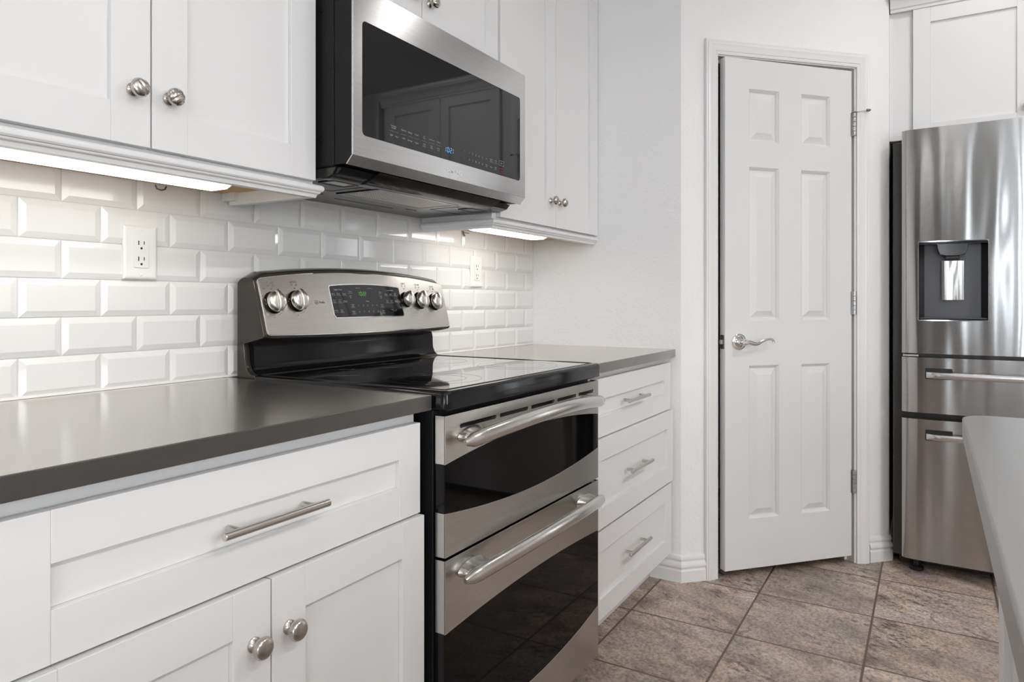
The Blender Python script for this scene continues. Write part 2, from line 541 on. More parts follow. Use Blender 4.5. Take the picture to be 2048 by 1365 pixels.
class MB:
    def __init__(s):
        s.v, s.f = [], []

    def add(s, v, f):
        k = len(s.v)
        s.v += [tuple(p) for p in v]
        s.f += [tuple(i + k for i in q) for q in f]
        return s

    def box(s, x0, x1, y0, y1, z0, z1):
        x0, x1 = sorted((x0, x1)); y0, y1 = sorted((y0, y1)); z0, z1 = sorted((z0, z1))
        return s.add([(x0, y0, z0), (x1, y0, z0), (x1, y1, z0), (x0, y1, z0),
                      (x0, y0, z1), (x1, y0, z1), (x1, y1, z1), (x0, y1, z1)],
                     [(0, 3, 2, 1), (4, 5, 6, 7), (0, 1, 5, 4), (1, 2, 6, 5), (2, 3, 7, 6), (3, 0, 4, 7)])

    def prism(s, poly, m, c0, c1):
        """poly: 2D points; m(a,b,c) -> 3D; simple convex-ish polygon"""
        n = len(poly)
        v = [m(a, b, c0) for a, b in poly] + [m(a, b, c1) for a, b in poly]
        f = [tuple(range(n - 1, -1, -1)), tuple(range(n, 2 * n))]
        f += [(i, (i + 1) % n, n + (i + 1) % n, n + i) for i in range(n)]
        return s.add(v, f)

    def plate(s, loops, m, c0, c1):
        """2D outline with holes, extruded between c0 and c1"""
        cu = curve_mesh(loops)
        cu.extrude = abs(c1 - c0) / 2
        v, f = eval_curve(cu)
        mid = (c0 + c1) / 2
        return s.add([m(a, b, mid + c) for a, b, c in v], f)

    def sweep(s, path, prof, m, closed=False, caps=True):
        """sweep profile [(o,c)] along a 2D path with mitred corners; o = offset to the right of travel"""
        n = len(path)
        offs = []
        for i in range(n):
            p = Vector(path[i])
            d0 = d1 = None
            if i > 0 or closed:
                d0 = (p - Vector(path[i - 1])).normalized()
            if i < n - 1 or closed:
                d1 = (Vector(path[(i + 1) % n]) - p).normalized()
            if d0 is None: d0 = d1
            if d1 is None: d1 = d0
            n0 = Vector((d0.y, -d0.x)); n1 = Vector((d1.y, -d1.x))
            b = (n0 + n1)
            b = b / max(1e-6, b.dot(n0))
            offs.append(b)
        k = len(prof)
        v = []
        for i in range(n):
            for o, c in prof:
                q = Vector(path[i]) + offs[i] * o
                v.append(m(q.x, q.y, c))
        f = []
        rng = n if closed else n - 1
        for i in range(rng):
            j = (i + 1) % n
            for a in range(k):
                b = (a + 1) % k
                f.append((i * k + a, i * k + b, j * k + b, j * k + a))
        if caps and not closed:
            f.append(tuple(range(k - 1, -1, -1)))
            f.append(tuple((n - 1) * k + a for a in range(k)))
        return s.add(v, f)

    def lathe(s, prof, c, axis, seg=32, fn=None):
        """prof: (radius, height) along axis from c"""
        ax = Vector(axis).normalized()
        up = Vector((0, 0, 1)) if abs(ax.z) < 0.9 else Vector((1, 0, 0))
        a = up.cross(ax).normalized(); b = ax.cross(a)
        v, f = [], []
        k = len(prof)
        for i in range(seg):
            t = 2 * pi * i / seg
            for r, h in prof:
                x, y = r * cos(t), r * sin(t)
                if fn: h = fn(x, y, r, h)
                v.append(Vector(c) + a * x + b * y + ax * h)
        for i in range(seg):
            j = (i + 1) % seg
            for q in range(k - 1):
                f.append((i * k + q, j * k + q, j * k + q + 1, i * k + q + 1))
        if prof[0][0] > 1e-6: f.append(tuple(i * k for i in range(seg))[::-1])
        if prof[-1][0] > 1e-6: f.append(tuple(i * k + k - 1 for i in range(seg)))
        return s.add(v, f)

    def tube(s, pts, rad, seg=12, flat=1.0):
        pts = [Vector(p) for p in pts]
        n = len(pts)
        if not isinstance(rad, (list, tuple)): rad = [rad] * n
        v, f = [], []
        prev = None
        for i in range(n):
            d = (pts[min(i + 1, n - 1)] - pts[max(i - 1, 0)]).normalized()
            if prev is None:
                up = Vector((0, 0, 1)) if abs(d.z) < 0.9 else Vector((1, 0, 0))
                a = up.cross(d).normalized()
            else:
                a = (prev - d * prev.dot(d)).normalized()
            prev = a
            b = d.cross(a)
            for q in range(seg):
                t = 2 * pi * q / seg
                v.append(pts[i] + a * cos(t) * rad[i] * flat + b * sin(t) * rad[i])
        for i in range(n - 1):
            for q in range(seg):
                r = (q + 1) % seg
                f.append((i * seg + q, i * seg + r, (i + 1) * seg + r, (i + 1) * seg + q))
        f.append(tuple(range(seg))[::-1]); f.append(tuple((n - 1) * seg + q for q in range(seg)))
        return s.add(v, f)

    def loft(s, rings, caps=True):
        k = len(rings[0])
        v = [p for r in rings for p in r]
        f = []
        for i in range(len(rings) - 1):
            for a in range(k):
                b = (a + 1) % k
                f.append((i * k + a, i * k + b, (i + 1) * k + b, (i + 1) * k + a))
        if caps:
            f.append(tuple(range(k))[::-1]); f.append(tuple((len(rings) - 1) * k + a for a in range(k)))
        return s.add(v, f)

    def text(s, items, m, c):
        """items: (string, a, b, size, align)"""
        for body, a, b, size, *al in items:
            cu = bpy.data.curves.new('t', 'FONT')
            cu.body = body
            cu.size = size
            cu.align_x = al[0] if al else 'CENTER'
            cu.align_y = 'CENTER'
            cu.resolution_u = 2
            cu.offset = al[1] if len(al) > 1 else 0.0
            v, f = eval_curve(cu)
            s.add([m(a + p[0], b + p[1], c) for p in v], f)
        return s

    def build(s, name, mat, parent=None, bevel=0.0, seg=2, smooth=32, root=None, local=False):
        """verts in world space, stored relative to the thing's root unless local"""
        me = bpy.data.meshes.new(name)
        vs = s.v
        if parent is not None:
            rt = root if root is not None else (parent['_r'] if False else parent)
            while rt.parent is not None:
                rt = rt.parent
            if not local:
                inv = rootmat(rt).inverted()
                vs = [inv @ Vector(p) for p in vs]
        me.from_pydata([tuple(p) for p in vs], [], s.f)
        bm = bmesh.new()
        bm.from_mesh(me)
        bmesh.ops.remove_doubles(bm, verts=bm.verts, dist=1e-6)
        bmesh.ops.recalc_face_normals(bm, faces=bm.faces)
        bm.to_mesh(me)
        bm.free()
        me.materials.append(mat)
        if smooth:
            for p in me.polygons: p.use_smooth = True
            me.set_sharp_from_angle(angle=radians(smooth))
        o = bpy.data.objects.new(name, me)
        COL.objects.link(o)
        if parent is not None: o.parent = parent
        if bevel:
            bv = o.modifiers.new('bevel', 'BEVEL')
            bv.width = bevel; bv.segments = seg
            bv.limit_method = 'ANGLE'; bv.angle_limit = radians(40)
            bv.harden_normals = True
        return o


def tag(o, label, cat, group=None):
    o['label'] = label; o['category'] = cat
    if group: o['group'] = group
    return o


def thing(name, loc, label, cat, rz=0.0, group=None):
    o = bpy.data.objects.new(name, None)
    o.empty_display_size = 0.05
    COL.objects.link(o)
    o.location = loc; o.rotation_euler = (0, 0, rz)
    return tag(o, label, cat, group)


def structure(o):
    o['kind'] = 'structure'
    return o


XY = lambda a, b, c: (a, b, c)
XZ = lambda a, b, c: (a, c, b)          # a=x, b=z, c=y
YZ = lambda a, b, c: (c, a, b)          # a=y, b=z, c=x


# ------------------------------------------------------------------ room shell
T = 0.12
E45 = Vector((1, -1, 0)).normalized()   # along the pantry wall
N45 = Vector((-1, -1, 0)).normalized()  # out of the pantry wall, into the room
A45 = Vector((0, -0.671, 0))
SLEN = 0.9745
SZ = lambda s_, z_, t_: tuple(A45 + E45 * s_ + N45 * t_ + Vector((0, 0, z_)))
CR = A45 + E45 * SLEN                   # corner by the refrigerator (0.689, -1.360)
XW, XB, YF = 1.46, -7.6, -4.4

structure(MB().box(XB - T, XW + T, YF - T, T, -0.08, 0).build('floor', FLOORM, smooth=0))
structure(MB().box(XB - T, XW + T, YF - T, T, CEIL, CEIL + 0.08).build('ceiling', CEILM, smooth=0))
structure(MB().box(XB - T, XW + T, 0, T, 0, CEIL).build('wall_back', WALLM, smooth=0))
# short wall at the end of the counter and the diagonal pantry wall
structure(MB().prism([(0, -0.671), (0, 0), (0.10, 0), (0.10, -0.63)], XY, 0, CEIL).build('wall_end', WALLM, smooth=0))
S0, S1, ZO = 0.150, 0.812, 2.092
w = MB()
for a, b, z0, z1 in ((0, S0, 0, CEIL), (S1, SLEN, 0, CEIL), (S0, S1, ZO, CEIL)):
    w.prism([(a, 0), (b, 0), (b, -0.11), (a + (0.045 if a == 0 else 0), -0.11)], lambda p, q, c: SZ(p, c, q), z0, z1)
structure(w.build('wall_pantry', WALLM, smooth=0))
structure(MB().prism([(CR.x, CR.y), (XW, CR.y), (XW, CR.y + 0.1), (CR.x + 0.05, CR.y + 0.1)], XY, 0, CEIL).build('wall_alcove', WALLM, smooth=0))
structure(MB().box(XW, XW + T, YF, 0, 0, CEIL).build('wall_right', WALLM, smooth=0))
# unseen wall with windows for reflected stripes; opposite wall, window added for fill
WL = [(-1.72, -1.50), (-2.47, -2.27), (-2.98, -2.64), (-4.32, -3.12)]  # last opening added to go with the end fill lamp
WZ = lambda a: (1.15, 1.75) if a < -4 else (0.10, 2.56)
wl = MB()
edges = sorted([YF] + [e for p in WL for e in p] + [0])
for a, b in ((0, -1.50), (-1.72, -2.27), (-2.47, -2.64), (-2.98, -3.12), (-4.32, YF)):
    wl.box(XB - T, XB, a, b, 0, CEIL)
for a, b in WL:
    wl.box(XB - T, XB, a, b, 0, WZ(a)[0])
    wl.box(XB - T, XB, a, b, WZ(a)[1], CEIL)
structure(wl.build('wall_left', DARKWALL, smooth=0))
wf = MB()
WFX = (-3.2, -2.4)
wf.box(XB, WFX[0], YF - T, YF, 0, CEIL).box(WFX[1], XW, YF - T, YF, 0, CEIL)
wf.box(WFX[0], WFX[1], YF - T, YF, 0, 0.75).box(WFX[0], WFX[1], YF - T, YF, 2.25, CEIL)
structure(wf.build('wall_front', WALLM, smooth=0))
for i, (a, b) in enumerate(WL):
    q0, q1 = WZ(a)
    fr = MB().plate([[(a, q0), (b, q0), (b, q1), (a, q1)],
                     [(a + 0.035, q0 + .035), (b - 0.035, q0 + .035), (b - 0.035, q1 - .035), (a + 0.035, q1 - .035)]],
                    YZ, XB - 0.09, XB - 0.03)
    wn_ = structure(fr.build('window_%d' % (i + 1), TRIMW, smooth=0))
    MB().box(XB - 0.064, XB - 0.058, a, b, q0 + .01, q1 - .01).build('pane', WINGL, wn_, smooth=0)
fr = MB().box(WFX[0], WFX[1], YF - 0.09, YF - 0.03, 0.75, 0.81).box(WFX[0], WFX[1], YF - 0.09, YF - 0.03, 2.19, 2.25)
for x in (-3.2, -2.46):
    fr.box(x, x + 0.06, YF - 0.09, YF - 0.03, 0.81, 2.19)
wn_ = structure(fr.build('window_5', TRIMW, smooth=0))  # added window, gives the side fill lamp a source
MB().box(WFX[0], WFX[1], YF - 0.064, YF - 0.058, 0.76, 2.24).build('pane', WINGL, wn_, smooth=0)

# baseboards
BASE = [(0, 0), (0.0145, 0), (0.0145, 0.044), (0.0105, 0.049), (0.0105, 0.053), (0.0150, 0.059), (0.0155, 0.066),
        (0.0125, 0.074), (0.0075, 0.079), (0.0075, 0.084), (0.0100, 0.088), (0.0095, 0.096), (0.006, 0.103), (0, 0.106)]
pA = (0.0, -0.5475)
pB = (0.0, -0.671)
pC = tuple((A45 + E45 * 0.1086).xy)
structure(MB().sweep([pA, pB, pC], BASE, XY).build('baseboard_end', TRIMW, smooth=25))
pD = tuple((A45 + E45 * 0.868).xy)
structure(MB().sweep([pD, (CR.x, CR.y), (XW, CR.y)], BASE, XY).build('baseboard_alcove', TRIMW, smooth=25))

# door casing, jamb
CAS = [(0, 0), (0, 0.009), (0.004, 0.0115), (0.008, 0.0125), (0.011, 0.0105), (0.014, 0.0135), (0.030, 0.0165), (0.038, 0.0195),
       (0.046, 0.0185), (0.0485, 0.0165), (0.0515, 0.0175), (0.0545, 0.017), (0.0565, 0.012), (0.0565, 0)]
ci0, ci1, cz = 0.1565, 0.8065, 2.086
path = [(ci1, 0.0), (ci1, cz), (ci0, cz), (ci0, 0.0)]
structure(MB().sweep(path, CAS, SZ).build('trim_1', TRIMW, smooth=25))
jb = MB()
for a, b in ((S0, ci0 + 0.006), (ci1 - 0.006, S1)):
    jb.prism([(a, 0.0), (b, 0.0), (b, -0.11), (a, -0.11)], lambda p, q, c: SZ(p, c, q), 0, ZO)
jb.prism([(S0, 0.0), (S1, 0.0), (S1, -0.11), (S0, -0.11)], lambda p, q, c: SZ(p, c, q), cz - 0.004, ZO)
# stop strips
for a, b in ((ci0 + 0.006, ci0 + 0.018), (ci1 - 0.018, ci1 - 0.006)):
    jb.prism([(a, -0.045), (b, -0.045), (b, -0.08), (a, -0.08)], lambda p, q, c: SZ(p, c, q), 0, cz)
jb.prism([(ci0, -0.045), (ci1, -0.045), (ci1, -0.08), (ci0, -0.08)], lambda p, q, c: SZ(p, c, q), cz - 0.016, cz - 0.004)
structure(jb.build('trim_2', TRIMW, smooth=0, bevel=0.0008))

# ------------------------------------------------------------------ pantry door (six panels, slightly open)
DW, DZ0, DZ1 = 0.612, 0.033, 2.0715
d1 = bpy.data.objects.new('door_1', None)
COL.objects.link(d1)
d1.location = (0.1048, -0.8152, 0)
d1.rotation_euler = (0, 0, atan2(-0.67370, 0.73900))
structure(d1)
d1['label'] = 'white six panel pantry door standing slightly ajar in its casing'
rows = [(0.2325, 0.8445), (1.0265, 1.6405), (1.7430, 1.9530)]
cols = [(0.1103, 0.2516), (0.3604, 0.5017)]
holes = [rr(a, b, z0, z1, 0.0015, 1) for a, b in cols for z0, z1 in rows]
sl = MB().plate([[(0, DZ0), (DW, DZ0), (DW, DZ1), (0, DZ1)]] + holes, XZ, 0.0, 0.0155)
sl.box(0, DW, 0.0153, 0.035, DZ0, DZ1)
leaf = sl.build('door_leaf', DOORM, d1, bevel=0.0012, local=True)
for a, b in cols:
    for z0, z1 in rows:
        p = MB()
        rings = []
        for ins, dep in ((-0.0005, 0.0), (0.003, 0.0044), (0.0070, 0.0078), (0.009, 0.0138), (0.0125, 0.0138), (0.0375, 0.0010), (0.040, 0.0008)):
            rings.append([(a + ins, dep, z0 + ins), (b - ins, dep, z0 + ins), (b - ins, dep, z1 - ins), (a + ins, dep, z1 - ins)])
        p.loft(rings, caps=False)
        k = len(p.v)
        p.f.append((k - 4, k - 3, k - 2, k - 1))
        p.build('door_panel', DOORM, leaf, smooth=20, local=True)
# lever
lv = MB()
cx_, cz_ = 0.062, 0.9417
lv.lathe([(0.0, 0), (0.033, 0), (0.033, 0.003), (0.0315, 0.006), (0.027, 0.0085), (0.024, 0.0085), (0.021, 0.011), (0.017, 0.014),
          (0.0125, 0.017), (0.0105, 0.024), (0.011, 0.040), (0.0125, 0.046), (0.012, 0.053), (0.008, 0.058), (0.0, 0.0595)], (cx_, 0, cz_), (0, -1, 0), 40)
rose = lv.build('handle_rose', CHROME, d1, smooth=30, local=True)
lp = [(0.066, 0.9420), (0.080, 0.9415), (0.093, 0.9365), (0.105, 0.9345), (0.118, 0.9365), (0.133, 0.9430), (0.150, 0.9495), (0.166, 0.9530),
      (0.179, 0.9525), (0.187, 0.9475), (0.190, 0.9405), (0.186, 0.9360)]
rd = [0.0085, 0.0095, 0.0095, 0.0085, 0.0070, 0.0060, 0.0052, 0.0048, 0.0050, 0.0055, 0.0058, 0.0045]
MB().tube([(a, -0.048, b) for a, b in lp], rd, 14, flat=0.85).build('lever_handle', CHROME, rose, smooth=40, local=True)
lt = MB().plate([rr(0.006, 0.029, 0.913, 0.969, 0.004, 3)], lambda a, b, c: (c, a, b), -0.0014, 0.0005)
lp_ = lt.build('latch_plate', DKMETAL, d1, local=True, smooth=0)
MB().box(-0.009, 0, 0.012, 0.024, 0.932, 0.950).build('latch_bolt', HINGEM, lp_, bevel=0.001, local=True)
# hinges
for i, hz in enumerate((1.846, 1.0955, 0.346)):
    h = MB()
    hx, hy = DW + 0.0065, -0.0085
    for k in range(5):
        h.lathe([(0.0, 0), (0.0068, 0), (0.0074, 0.001), (0.0074, 0.0172), (0.0068, 0.0182), (0, 0.0182)], (hx, hy, hz - 0.048 + k * 0.0193), (0, 0, 1), 14)
    h.box(DW - 0.0015, DW + 0.001, -0.004, 0.028, hz - 0.048, hz + 0.048)
    h.box(DW - 0.006, DW + 0.004, -0.0022, -0.0006, hz - 0.048, hz + 0.048)
    hh = h.build('hinge', HINGEM, d1, local=True, smooth=30)
    if i == 0:
        q = MB().tube([(hx, hy, hz + 0.051), (hx + 0.020, hy - 0.012, hz + 0.053), (hx + 0.045, hy - 0.026, hz + 0.056)], 0.0018, 8)
        q.box(hx - 0.012, hx + 0.010, hy - 0.012, hy + 0.004, hz + 0.049, hz + 0.0515)
        st = q.build('hinge_stop', HINGEM, hh, local=True)
        MB().lathe([(0, 0), (0.005, 0), (0.006, 0.004), (0.005, 0.011), (0.0025, 0.016), (0, 0.0165)], (hx + 0.040, hy - 0.024, hz + 0.0555), (0.85, -0.5, 0.05), 14).build('bumper_tip', DKMETAL, st, local=True)

# ------------------------------------------------------------------ backsplash
TX, TZ = 0.15625, 0.0781
GB = MB()


def bevel_tile(mb, x0, x1, z0, z1, full=True):
    g = 0.0008
    ins = 0.0125
    yb, y0, y1 = -0.0008, -0.0052, -0.0098
    x0 += g; x1 -= g; z0 += g; z1 -= g
    jig = random.uniform(-0.00025, 0.00025)
    zi0 = min(ins, (z1 - z0) * 0.45); xi = min(ins, (x1 - x0) * 0.45)
    if not full: zi1 = 0.0012
    else: zi1 = zi0
    r = [[(x0, yb, z0), (x1, yb, z0), (x1, yb, z1), (x0, yb, z1)],
         [(x0, y0, z0), (x1, y0, z0), (x1, y0, z1), (x0, y0, z1)],
         [(x0 + 0.0006, y0 - 0.0008, z0 + 0.0006), (x1 - 0.0006, y0 - 0.0008, z0 + 0.0006), (x1 - 0.0006, y0 - 0.0008, z1 - 0.0006), (x0 + 0.0006, y0 - 0.0008, z1 - 0.0006)],
         [(x0 + xi, y1 + jig, z0 + zi0), (x1 - xi, y1 - jig, z0 + zi0), (x1 - xi, y1 - jig, z1 - zi1), (x0 + xi, y1 + jig, z1 - zi1)]]
    mb.loft(r)


random.seed(4)
tiles = MB()
XL = -3.4
for k in range(6):
    z0 = 0.9145 + TZ * k
    z1 = z0 + TZ
    off = 0.0 if k % 2 == 0 else TX / 2
    x = -off if off else 0.0
    if off: bevel_tile(tiles, -off, 0.0, z0, z1)
    xx = -off
    while xx > XL:
        bevel_tile(tiles, xx - TX, xx, z0, z1)
        xx -= TX
# sliver row cut to fit under the microwave
xx = -0.79
while xx > -1.557:
    a = max(xx - TX, -1.557)
    tiles.box(a + 0.0008, xx - 0.0008, -0.0095, -0.0008, 0.9145 + 6 * TZ + 0.001, 1.412)
    xx -= TX
bsp = tiles.build('tile_backsplash', TILE, smooth=0, bevel=0.0)
tag(bsp, 'glossy white subway tile backsplash from the left countertop to the wall corner', 'backsplash')
gr = MB().box(XL, -0.0006, -0.0042, -0.0006, 0.9145, 1.3825).box(-1.557, -0.79, -0.0042, -0.0006, 1.38, 1.412)
gr.build('grout', GROUT, bsp, smooth=0)
MB().prism([(-0.0008, 0.9145), (-0.011, 0.9145), (-0.009, 0.9185), (-0.0008, 0.921)], YZ, XL, 0).build('caulk_line', GROUT, bsp, smooth=0)


def outlet(cx_, zc, label):
    t = thing('wall_outlet', (cx_, -0.0098, zc), label, 'outlet', group='duplex outlets on the tile backsplash')
    pl_ = MB()
    hw, hh = 0.0385, 0.0590
    rings = []
    for ins, y in ((0, -0.0085), (0, -0.0125), (0.0012, -0.0138), (0.0038, -0.0152), (0.0065, -0.0157)):
        rings.append([(cx_ - hw + ins, y, zc - hh + ins), (cx_ + hw - ins, y, zc - hh + ins), (cx_ + hw - ins, y, zc + hh - ins), (cx_ - hw + ins, y, zc + hh - ins)])
    pl_.loft(rings)
    p = pl_.build('cover_plate', OUTLET, t, smooth=0, bevel=0.0006)
    r_ = MB().plate([rr(cx_ - 0.0165, cx_ + 0.0165, zc - 0.0335, zc + 0.0335, 0.002, 2)], XZ, -0.0160, -0.0176)
    rc = r_.build('receptacle', OUTLET, t, smooth=0, bevel=0.0004)
    sl_ = MB()
    for s_ in (-1, 1):
        zz = zc + s_ * 0.0175
        sl_.box(cx_ - 0.0075, cx_ - 0.0052, -0.0179, -0.0170, zz - 0.001, zz + 0.0085)
        sl_.box(cx_ + 0.0052, cx_ + 0.0071, -0.0179, -0.0170, zz + 0.0005, zz + 0.0078)
        sl_.lathe([(0, 0), (0.0026, 0), (0.0026, 0.0009), (0, 0.0009)], (cx_, -0.0170, zz - 0.0080), (0, -1, 0), 12)
    sl_.build('socket_slots', SLOT, rc, smooth=0)
    for s_ in (-1, 1):
        MB().lathe([(0.0032, 0), (0.0032, 0.0008), (0.002, 0.0014), (0, 0.0015)], (cx_, -0.0156, zc + s_ * 0.0485), (0, -1, 0), 16).build('screw', OUTLET, p, smooth=30)


outlet(-1.7925, 1.2107, 'white duplex outlet on the tiles left of the range, above the left countertop')
outlet(-0.4620, 1.2165, 'white duplex outlet on the tiles right of the range, near the wall corner')


# ------------------------------------------------------------------ shaker fronts and hardware
def shaker(mb, a0, a1, z0, z1, yf, fr=0.064, frz=None, th=0.019, m=XZ, rec=0.0095):
    """frame-and-panel front in plane c=yf (front), thickness towards +c"""
    frz = fr if frz is None else frz
    def bx(p0, p1, q0, q1, c0, c1):
        mb.prism([(p0, q0), (p1, q0), (p1, q1), (p0, q1)], m, c0, c1)
    bx(a0, a0 + fr, z0, z1, yf, yf + th)
    bx(a1 - fr, a1, z0, z1, yf, yf + th)
    bx(a0 + fr, a1 - fr, z0, z0 + frz, yf + 0.00025, yf + th)
    bx(a0 + fr, a1 - fr, z1 - frz, z1, yf + 0.00025, yf + th)
    bx(a0 + fr, a1 - fr, z0 + frz, z1 - frz, yf + rec, yf + th - 0.003)
    return mb


def knob_round(x, y, z, axis=(0, -1, 0), swirl=0.0, r=0.0172):
    prof = [(0.0, 0.0), (0.0115, 0.0), (0.0115, 0.0025), (0.009, 0.0045), (0.0062, 0.009), (0.0062, 0.014), (0.0085, 0.0175),
            (r * 0.86, 0.0190), (r, 0.0212), (r, 0.0232), (r * 0.93, 0.0248), (r * 0.93, 0.0256)]
    for i in range(1, 10):
        t = i / 9
        prof.append((r * 0.92 * cos(t * pi / 2), 0.0256 + 0.0056 * sin(t * pi / 2)))
    fn = None
    if swirl:
        prof = prof[:10]
        for i in range(1, 15):
            t = i / 14
            prof.append((r * 0.98 * cos(t * pi / 2), 0.024 + 0.0105 * sin(t * pi / 2)))
        def fn(px, py, rr_, h):
            if h < 0.0245: return h
            q = px * cos(swirl) + py * sin(swirl)
            return h - 0.0015 * (0.5 + 0.5 * cos(q / r * 3.0 * pi)) ** 3
    return MB().lathe(prof, (x, y, z), axis, 48 if swirl else 36, fn)


def bar_pull(x, y, z, L=0.2, d=0.0125, post=0.030, axis='x'):
    m = MB()
    r = d / 2
    yb = y - post
    m.lathe([(0, 0), (r * 0.86, 0), (r, 0.0009), (r, L - 0.0009), (r * 0.86, L), (0, L)], (x - L / 2, yb, z), (1, 0, 0), 24)
    for s_ in (-1, 1):
        m.lathe([(0, 0), (0.0052, 0), (0.0052, post - 0.002), (0, post - 0.002)], (x + s_ * (L / 2 - 0.029), y, z), (0, -1, 0), 16)
    return m


# ---- base cabinet left of the range
t = thing('base_cabinet', (-1.955, -0.30, 0), 'white shaker base cabinet with one wide drawer over two knobbed doors, left of the range', 'cabinet')
b = MB().box(-2.335, -1.573, -0.606, -0.004, 0.105, 0.881).box(-2.335, -1.573, -0.53, -0.004, 0.0, 0.105)
b.build('cabinet_body', WHITE, t, bevel=0.0012)
dr = shaker(MB(), -2.3335, -1.5795, 0.6765, 0.8583, -0.628, 0.0640).build('drawer_front', WHITE, t, bevel=0.0011)
bar_pull(-1.958, -0.628, 0.7700).build('bar_pull', NICKELB, dr, smooth=40)
for a0, a1, kx in ((-2.334, -1.9585, -1.9905), (-1.9555, -1.5765, -1.9235)):
    d_ = shaker(MB(), a0, a1, 0.108, 0.6725, -0.636, 0.0680).build('door', WHITE, t, bevel=0.0011)
    knob_round(kx, -0.636, 0.5848).build('knob', NICKEL, d_, smooth=40)

# ---- drawer base right of the range
t = thing('drawer_cabinet', (-0.395, -0.30, 0), 'white shaker base cabinet with three bar handled drawers, right of the range', 'cabinet')
b = MB().box(-0.787, -0.002, -0.611, -0.004, 0.085, 0.881).box(-0.787, -0.002, -0.546, -0.004, 0.0, 0.085)
b.build('cabinet_body', WHITE, t, bevel=0.0012)
for z0, z1, yf, pz in ((0.6787, 0.862, -0.632, 0.7725), (0.400, 0.6755, -0.6430, 0.5420), (0.1136, 0.3896, -0.6365, 0.2660)):
    d_ = shaker(MB(), -0.783, -0.012, z0, z1, yf, 0.074, 0.0655, th=0.02).build('drawer_front', WHITE, t, bevel=0.0011)
    bar_pull(-0.424, yf, pz, 0.2, 0.012, 0.028).build('bar_pull', NICKELB, d_, smooth=40)

# ---- countertops
ct = MB().box(-2.62, -1.568, -0.649, -0.0005, 0.883, 0.914).build('countertop', COUNTER, smooth=30, bevel=0.0022)
tag(ct, 'grey quartz countertop over the drawer and door base cabinet left of the range', 'countertop')
ct = MB().box(-0.7895, -0.0005, -0.649, -0.0005, 0.883, 0.914).build('countertop', COUNTER, smooth=30, bevel=0.0022)
tag(ct, 'grey quartz countertop over the three drawer cabinet right of the range', 'countertop')

# ---- wall cabinets
RAIL = [(-0.014, 1.3405), (0.005, 1.3405), (0.006, 1.3445), (0.0075, 1.3475), (0.0115, 1.3500), (0.0125, 1.3520), (0.0125, 1.3535),
        (0.0155, 1.3545), (0.0178, 1.3575), (0.0185, 1.3610), (0.0178, 1.3650), (0.0155, 1.3680), (0.012, 1.3695), (0.0, 1.3702), (-0.014, 1.3702)]
FF = -0.298
UZ = 1.377


def knob_u(x, z, parent, sw):
    knob_round(x, -0.317, z, swirl=sw, r=0.0165).build('knob', NICKEL, parent, smooth=35)


t = thing('wall_cabinet', (-1.95, -0.15, 1.37), 'white shaker wall cabinet with two ribbed knobs, left of the microwave', 'cabinet')
MB().box(-2.345, -1.557, FF, -0.012, 1.3705, 2.455).build('cabinet_body', WHITE, t, bevel=0.001)
MB().box(-2.340, -1.570, FF + 0.014, -0.012, 1.3690, 1.3704).build('underside_panel', AMBER, t, smooth=0)
MB().sweep([(-1.557, -0.012), (-1.557, FF), (-2.345, FF)][::-1] if False else [(-2.345, FF), (-1.557, FF), (-1.557, -0.022)], RAIL, XY).build('light_rail', WHITE, t, smooth=25)
MB().box(-1.585, -1.5575, -0.060, -0.012, 1.350, 1.3703).build('mounting_block', WHITE, t, smooth=0)
for a0, a1, kx, sw in ((-2.343, -1.9560, -1.9885, 0.6), (-1.9530, -1.5655, -1.9215, 2.2)):
    d_ = shaker(MB(), a0, a1, UZ, 2.445, -0.317, 0.0700).build('door', WHITE, t, bevel=0.0011)
    knob_u(kx, 1.4735, d_, sw)

t = thing('wall_cabinet', (-0.395, -0.15, 1.37), 'tall white shaker wall cabinet between the microwave and the wall corner', 'cabinet')
MB().box(-0.797, -0.001, FF, -0.012, 1.3705, 2.455).build('cabinet_body', WHITE, t, bevel=0.001)
MB().box(-0.785, -0.006, FF + 0.014, -0.012, 1.3690, 1.3704).build('underside_panel', AMBER, t, smooth=0)
MB().sweep([(-0.001, -0.303), (-0.001, -0.3031)][:0] + [(-0.797, -0.022), (-0.797, FF), (-0.001, FF)], [(-o, z) for o, z in RAIL][::-1] if False else RAIL, XY).build('light_rail', WHITE, t, smooth=25)
for a0, a1, kx, sw in ((-0.7736, -0.3825, -0.4270, 1.2), (-0.3795, -0.0040, -0.3555, 0.4)):
    d_ = shaker(MB(), a0, a1, UZ, 2.445, -0.317, 0.0720, 0.068).build('door', WHITE, t, bevel=0.0011)
    knob_u(kx, 1.4715, d_, sw)

t = thing('wall_cabinet', (-1.177, -0.15, 1.84), 'short white shaker wall cabinet directly above the microwave', 'cabinet')
MB().box(-1.5565, -0.7975, FF, -0.012, 1.8375, 2.455).build('cabinet_body', WHITE, t, bevel=0.001)
for a0, a1, kx, sw in ((-1.5530, -1.1815, -1.2180, 0.9), (-1.1785, -0.7890, -1.1480, 1.7)):
    d_ = shaker(MB(), a0, a1, 1.841, 2.445, -0.317, 0.065).build('door', WHITE, t, bevel=0.0011)
    knob_u(kx, 1.9300, d_, sw)

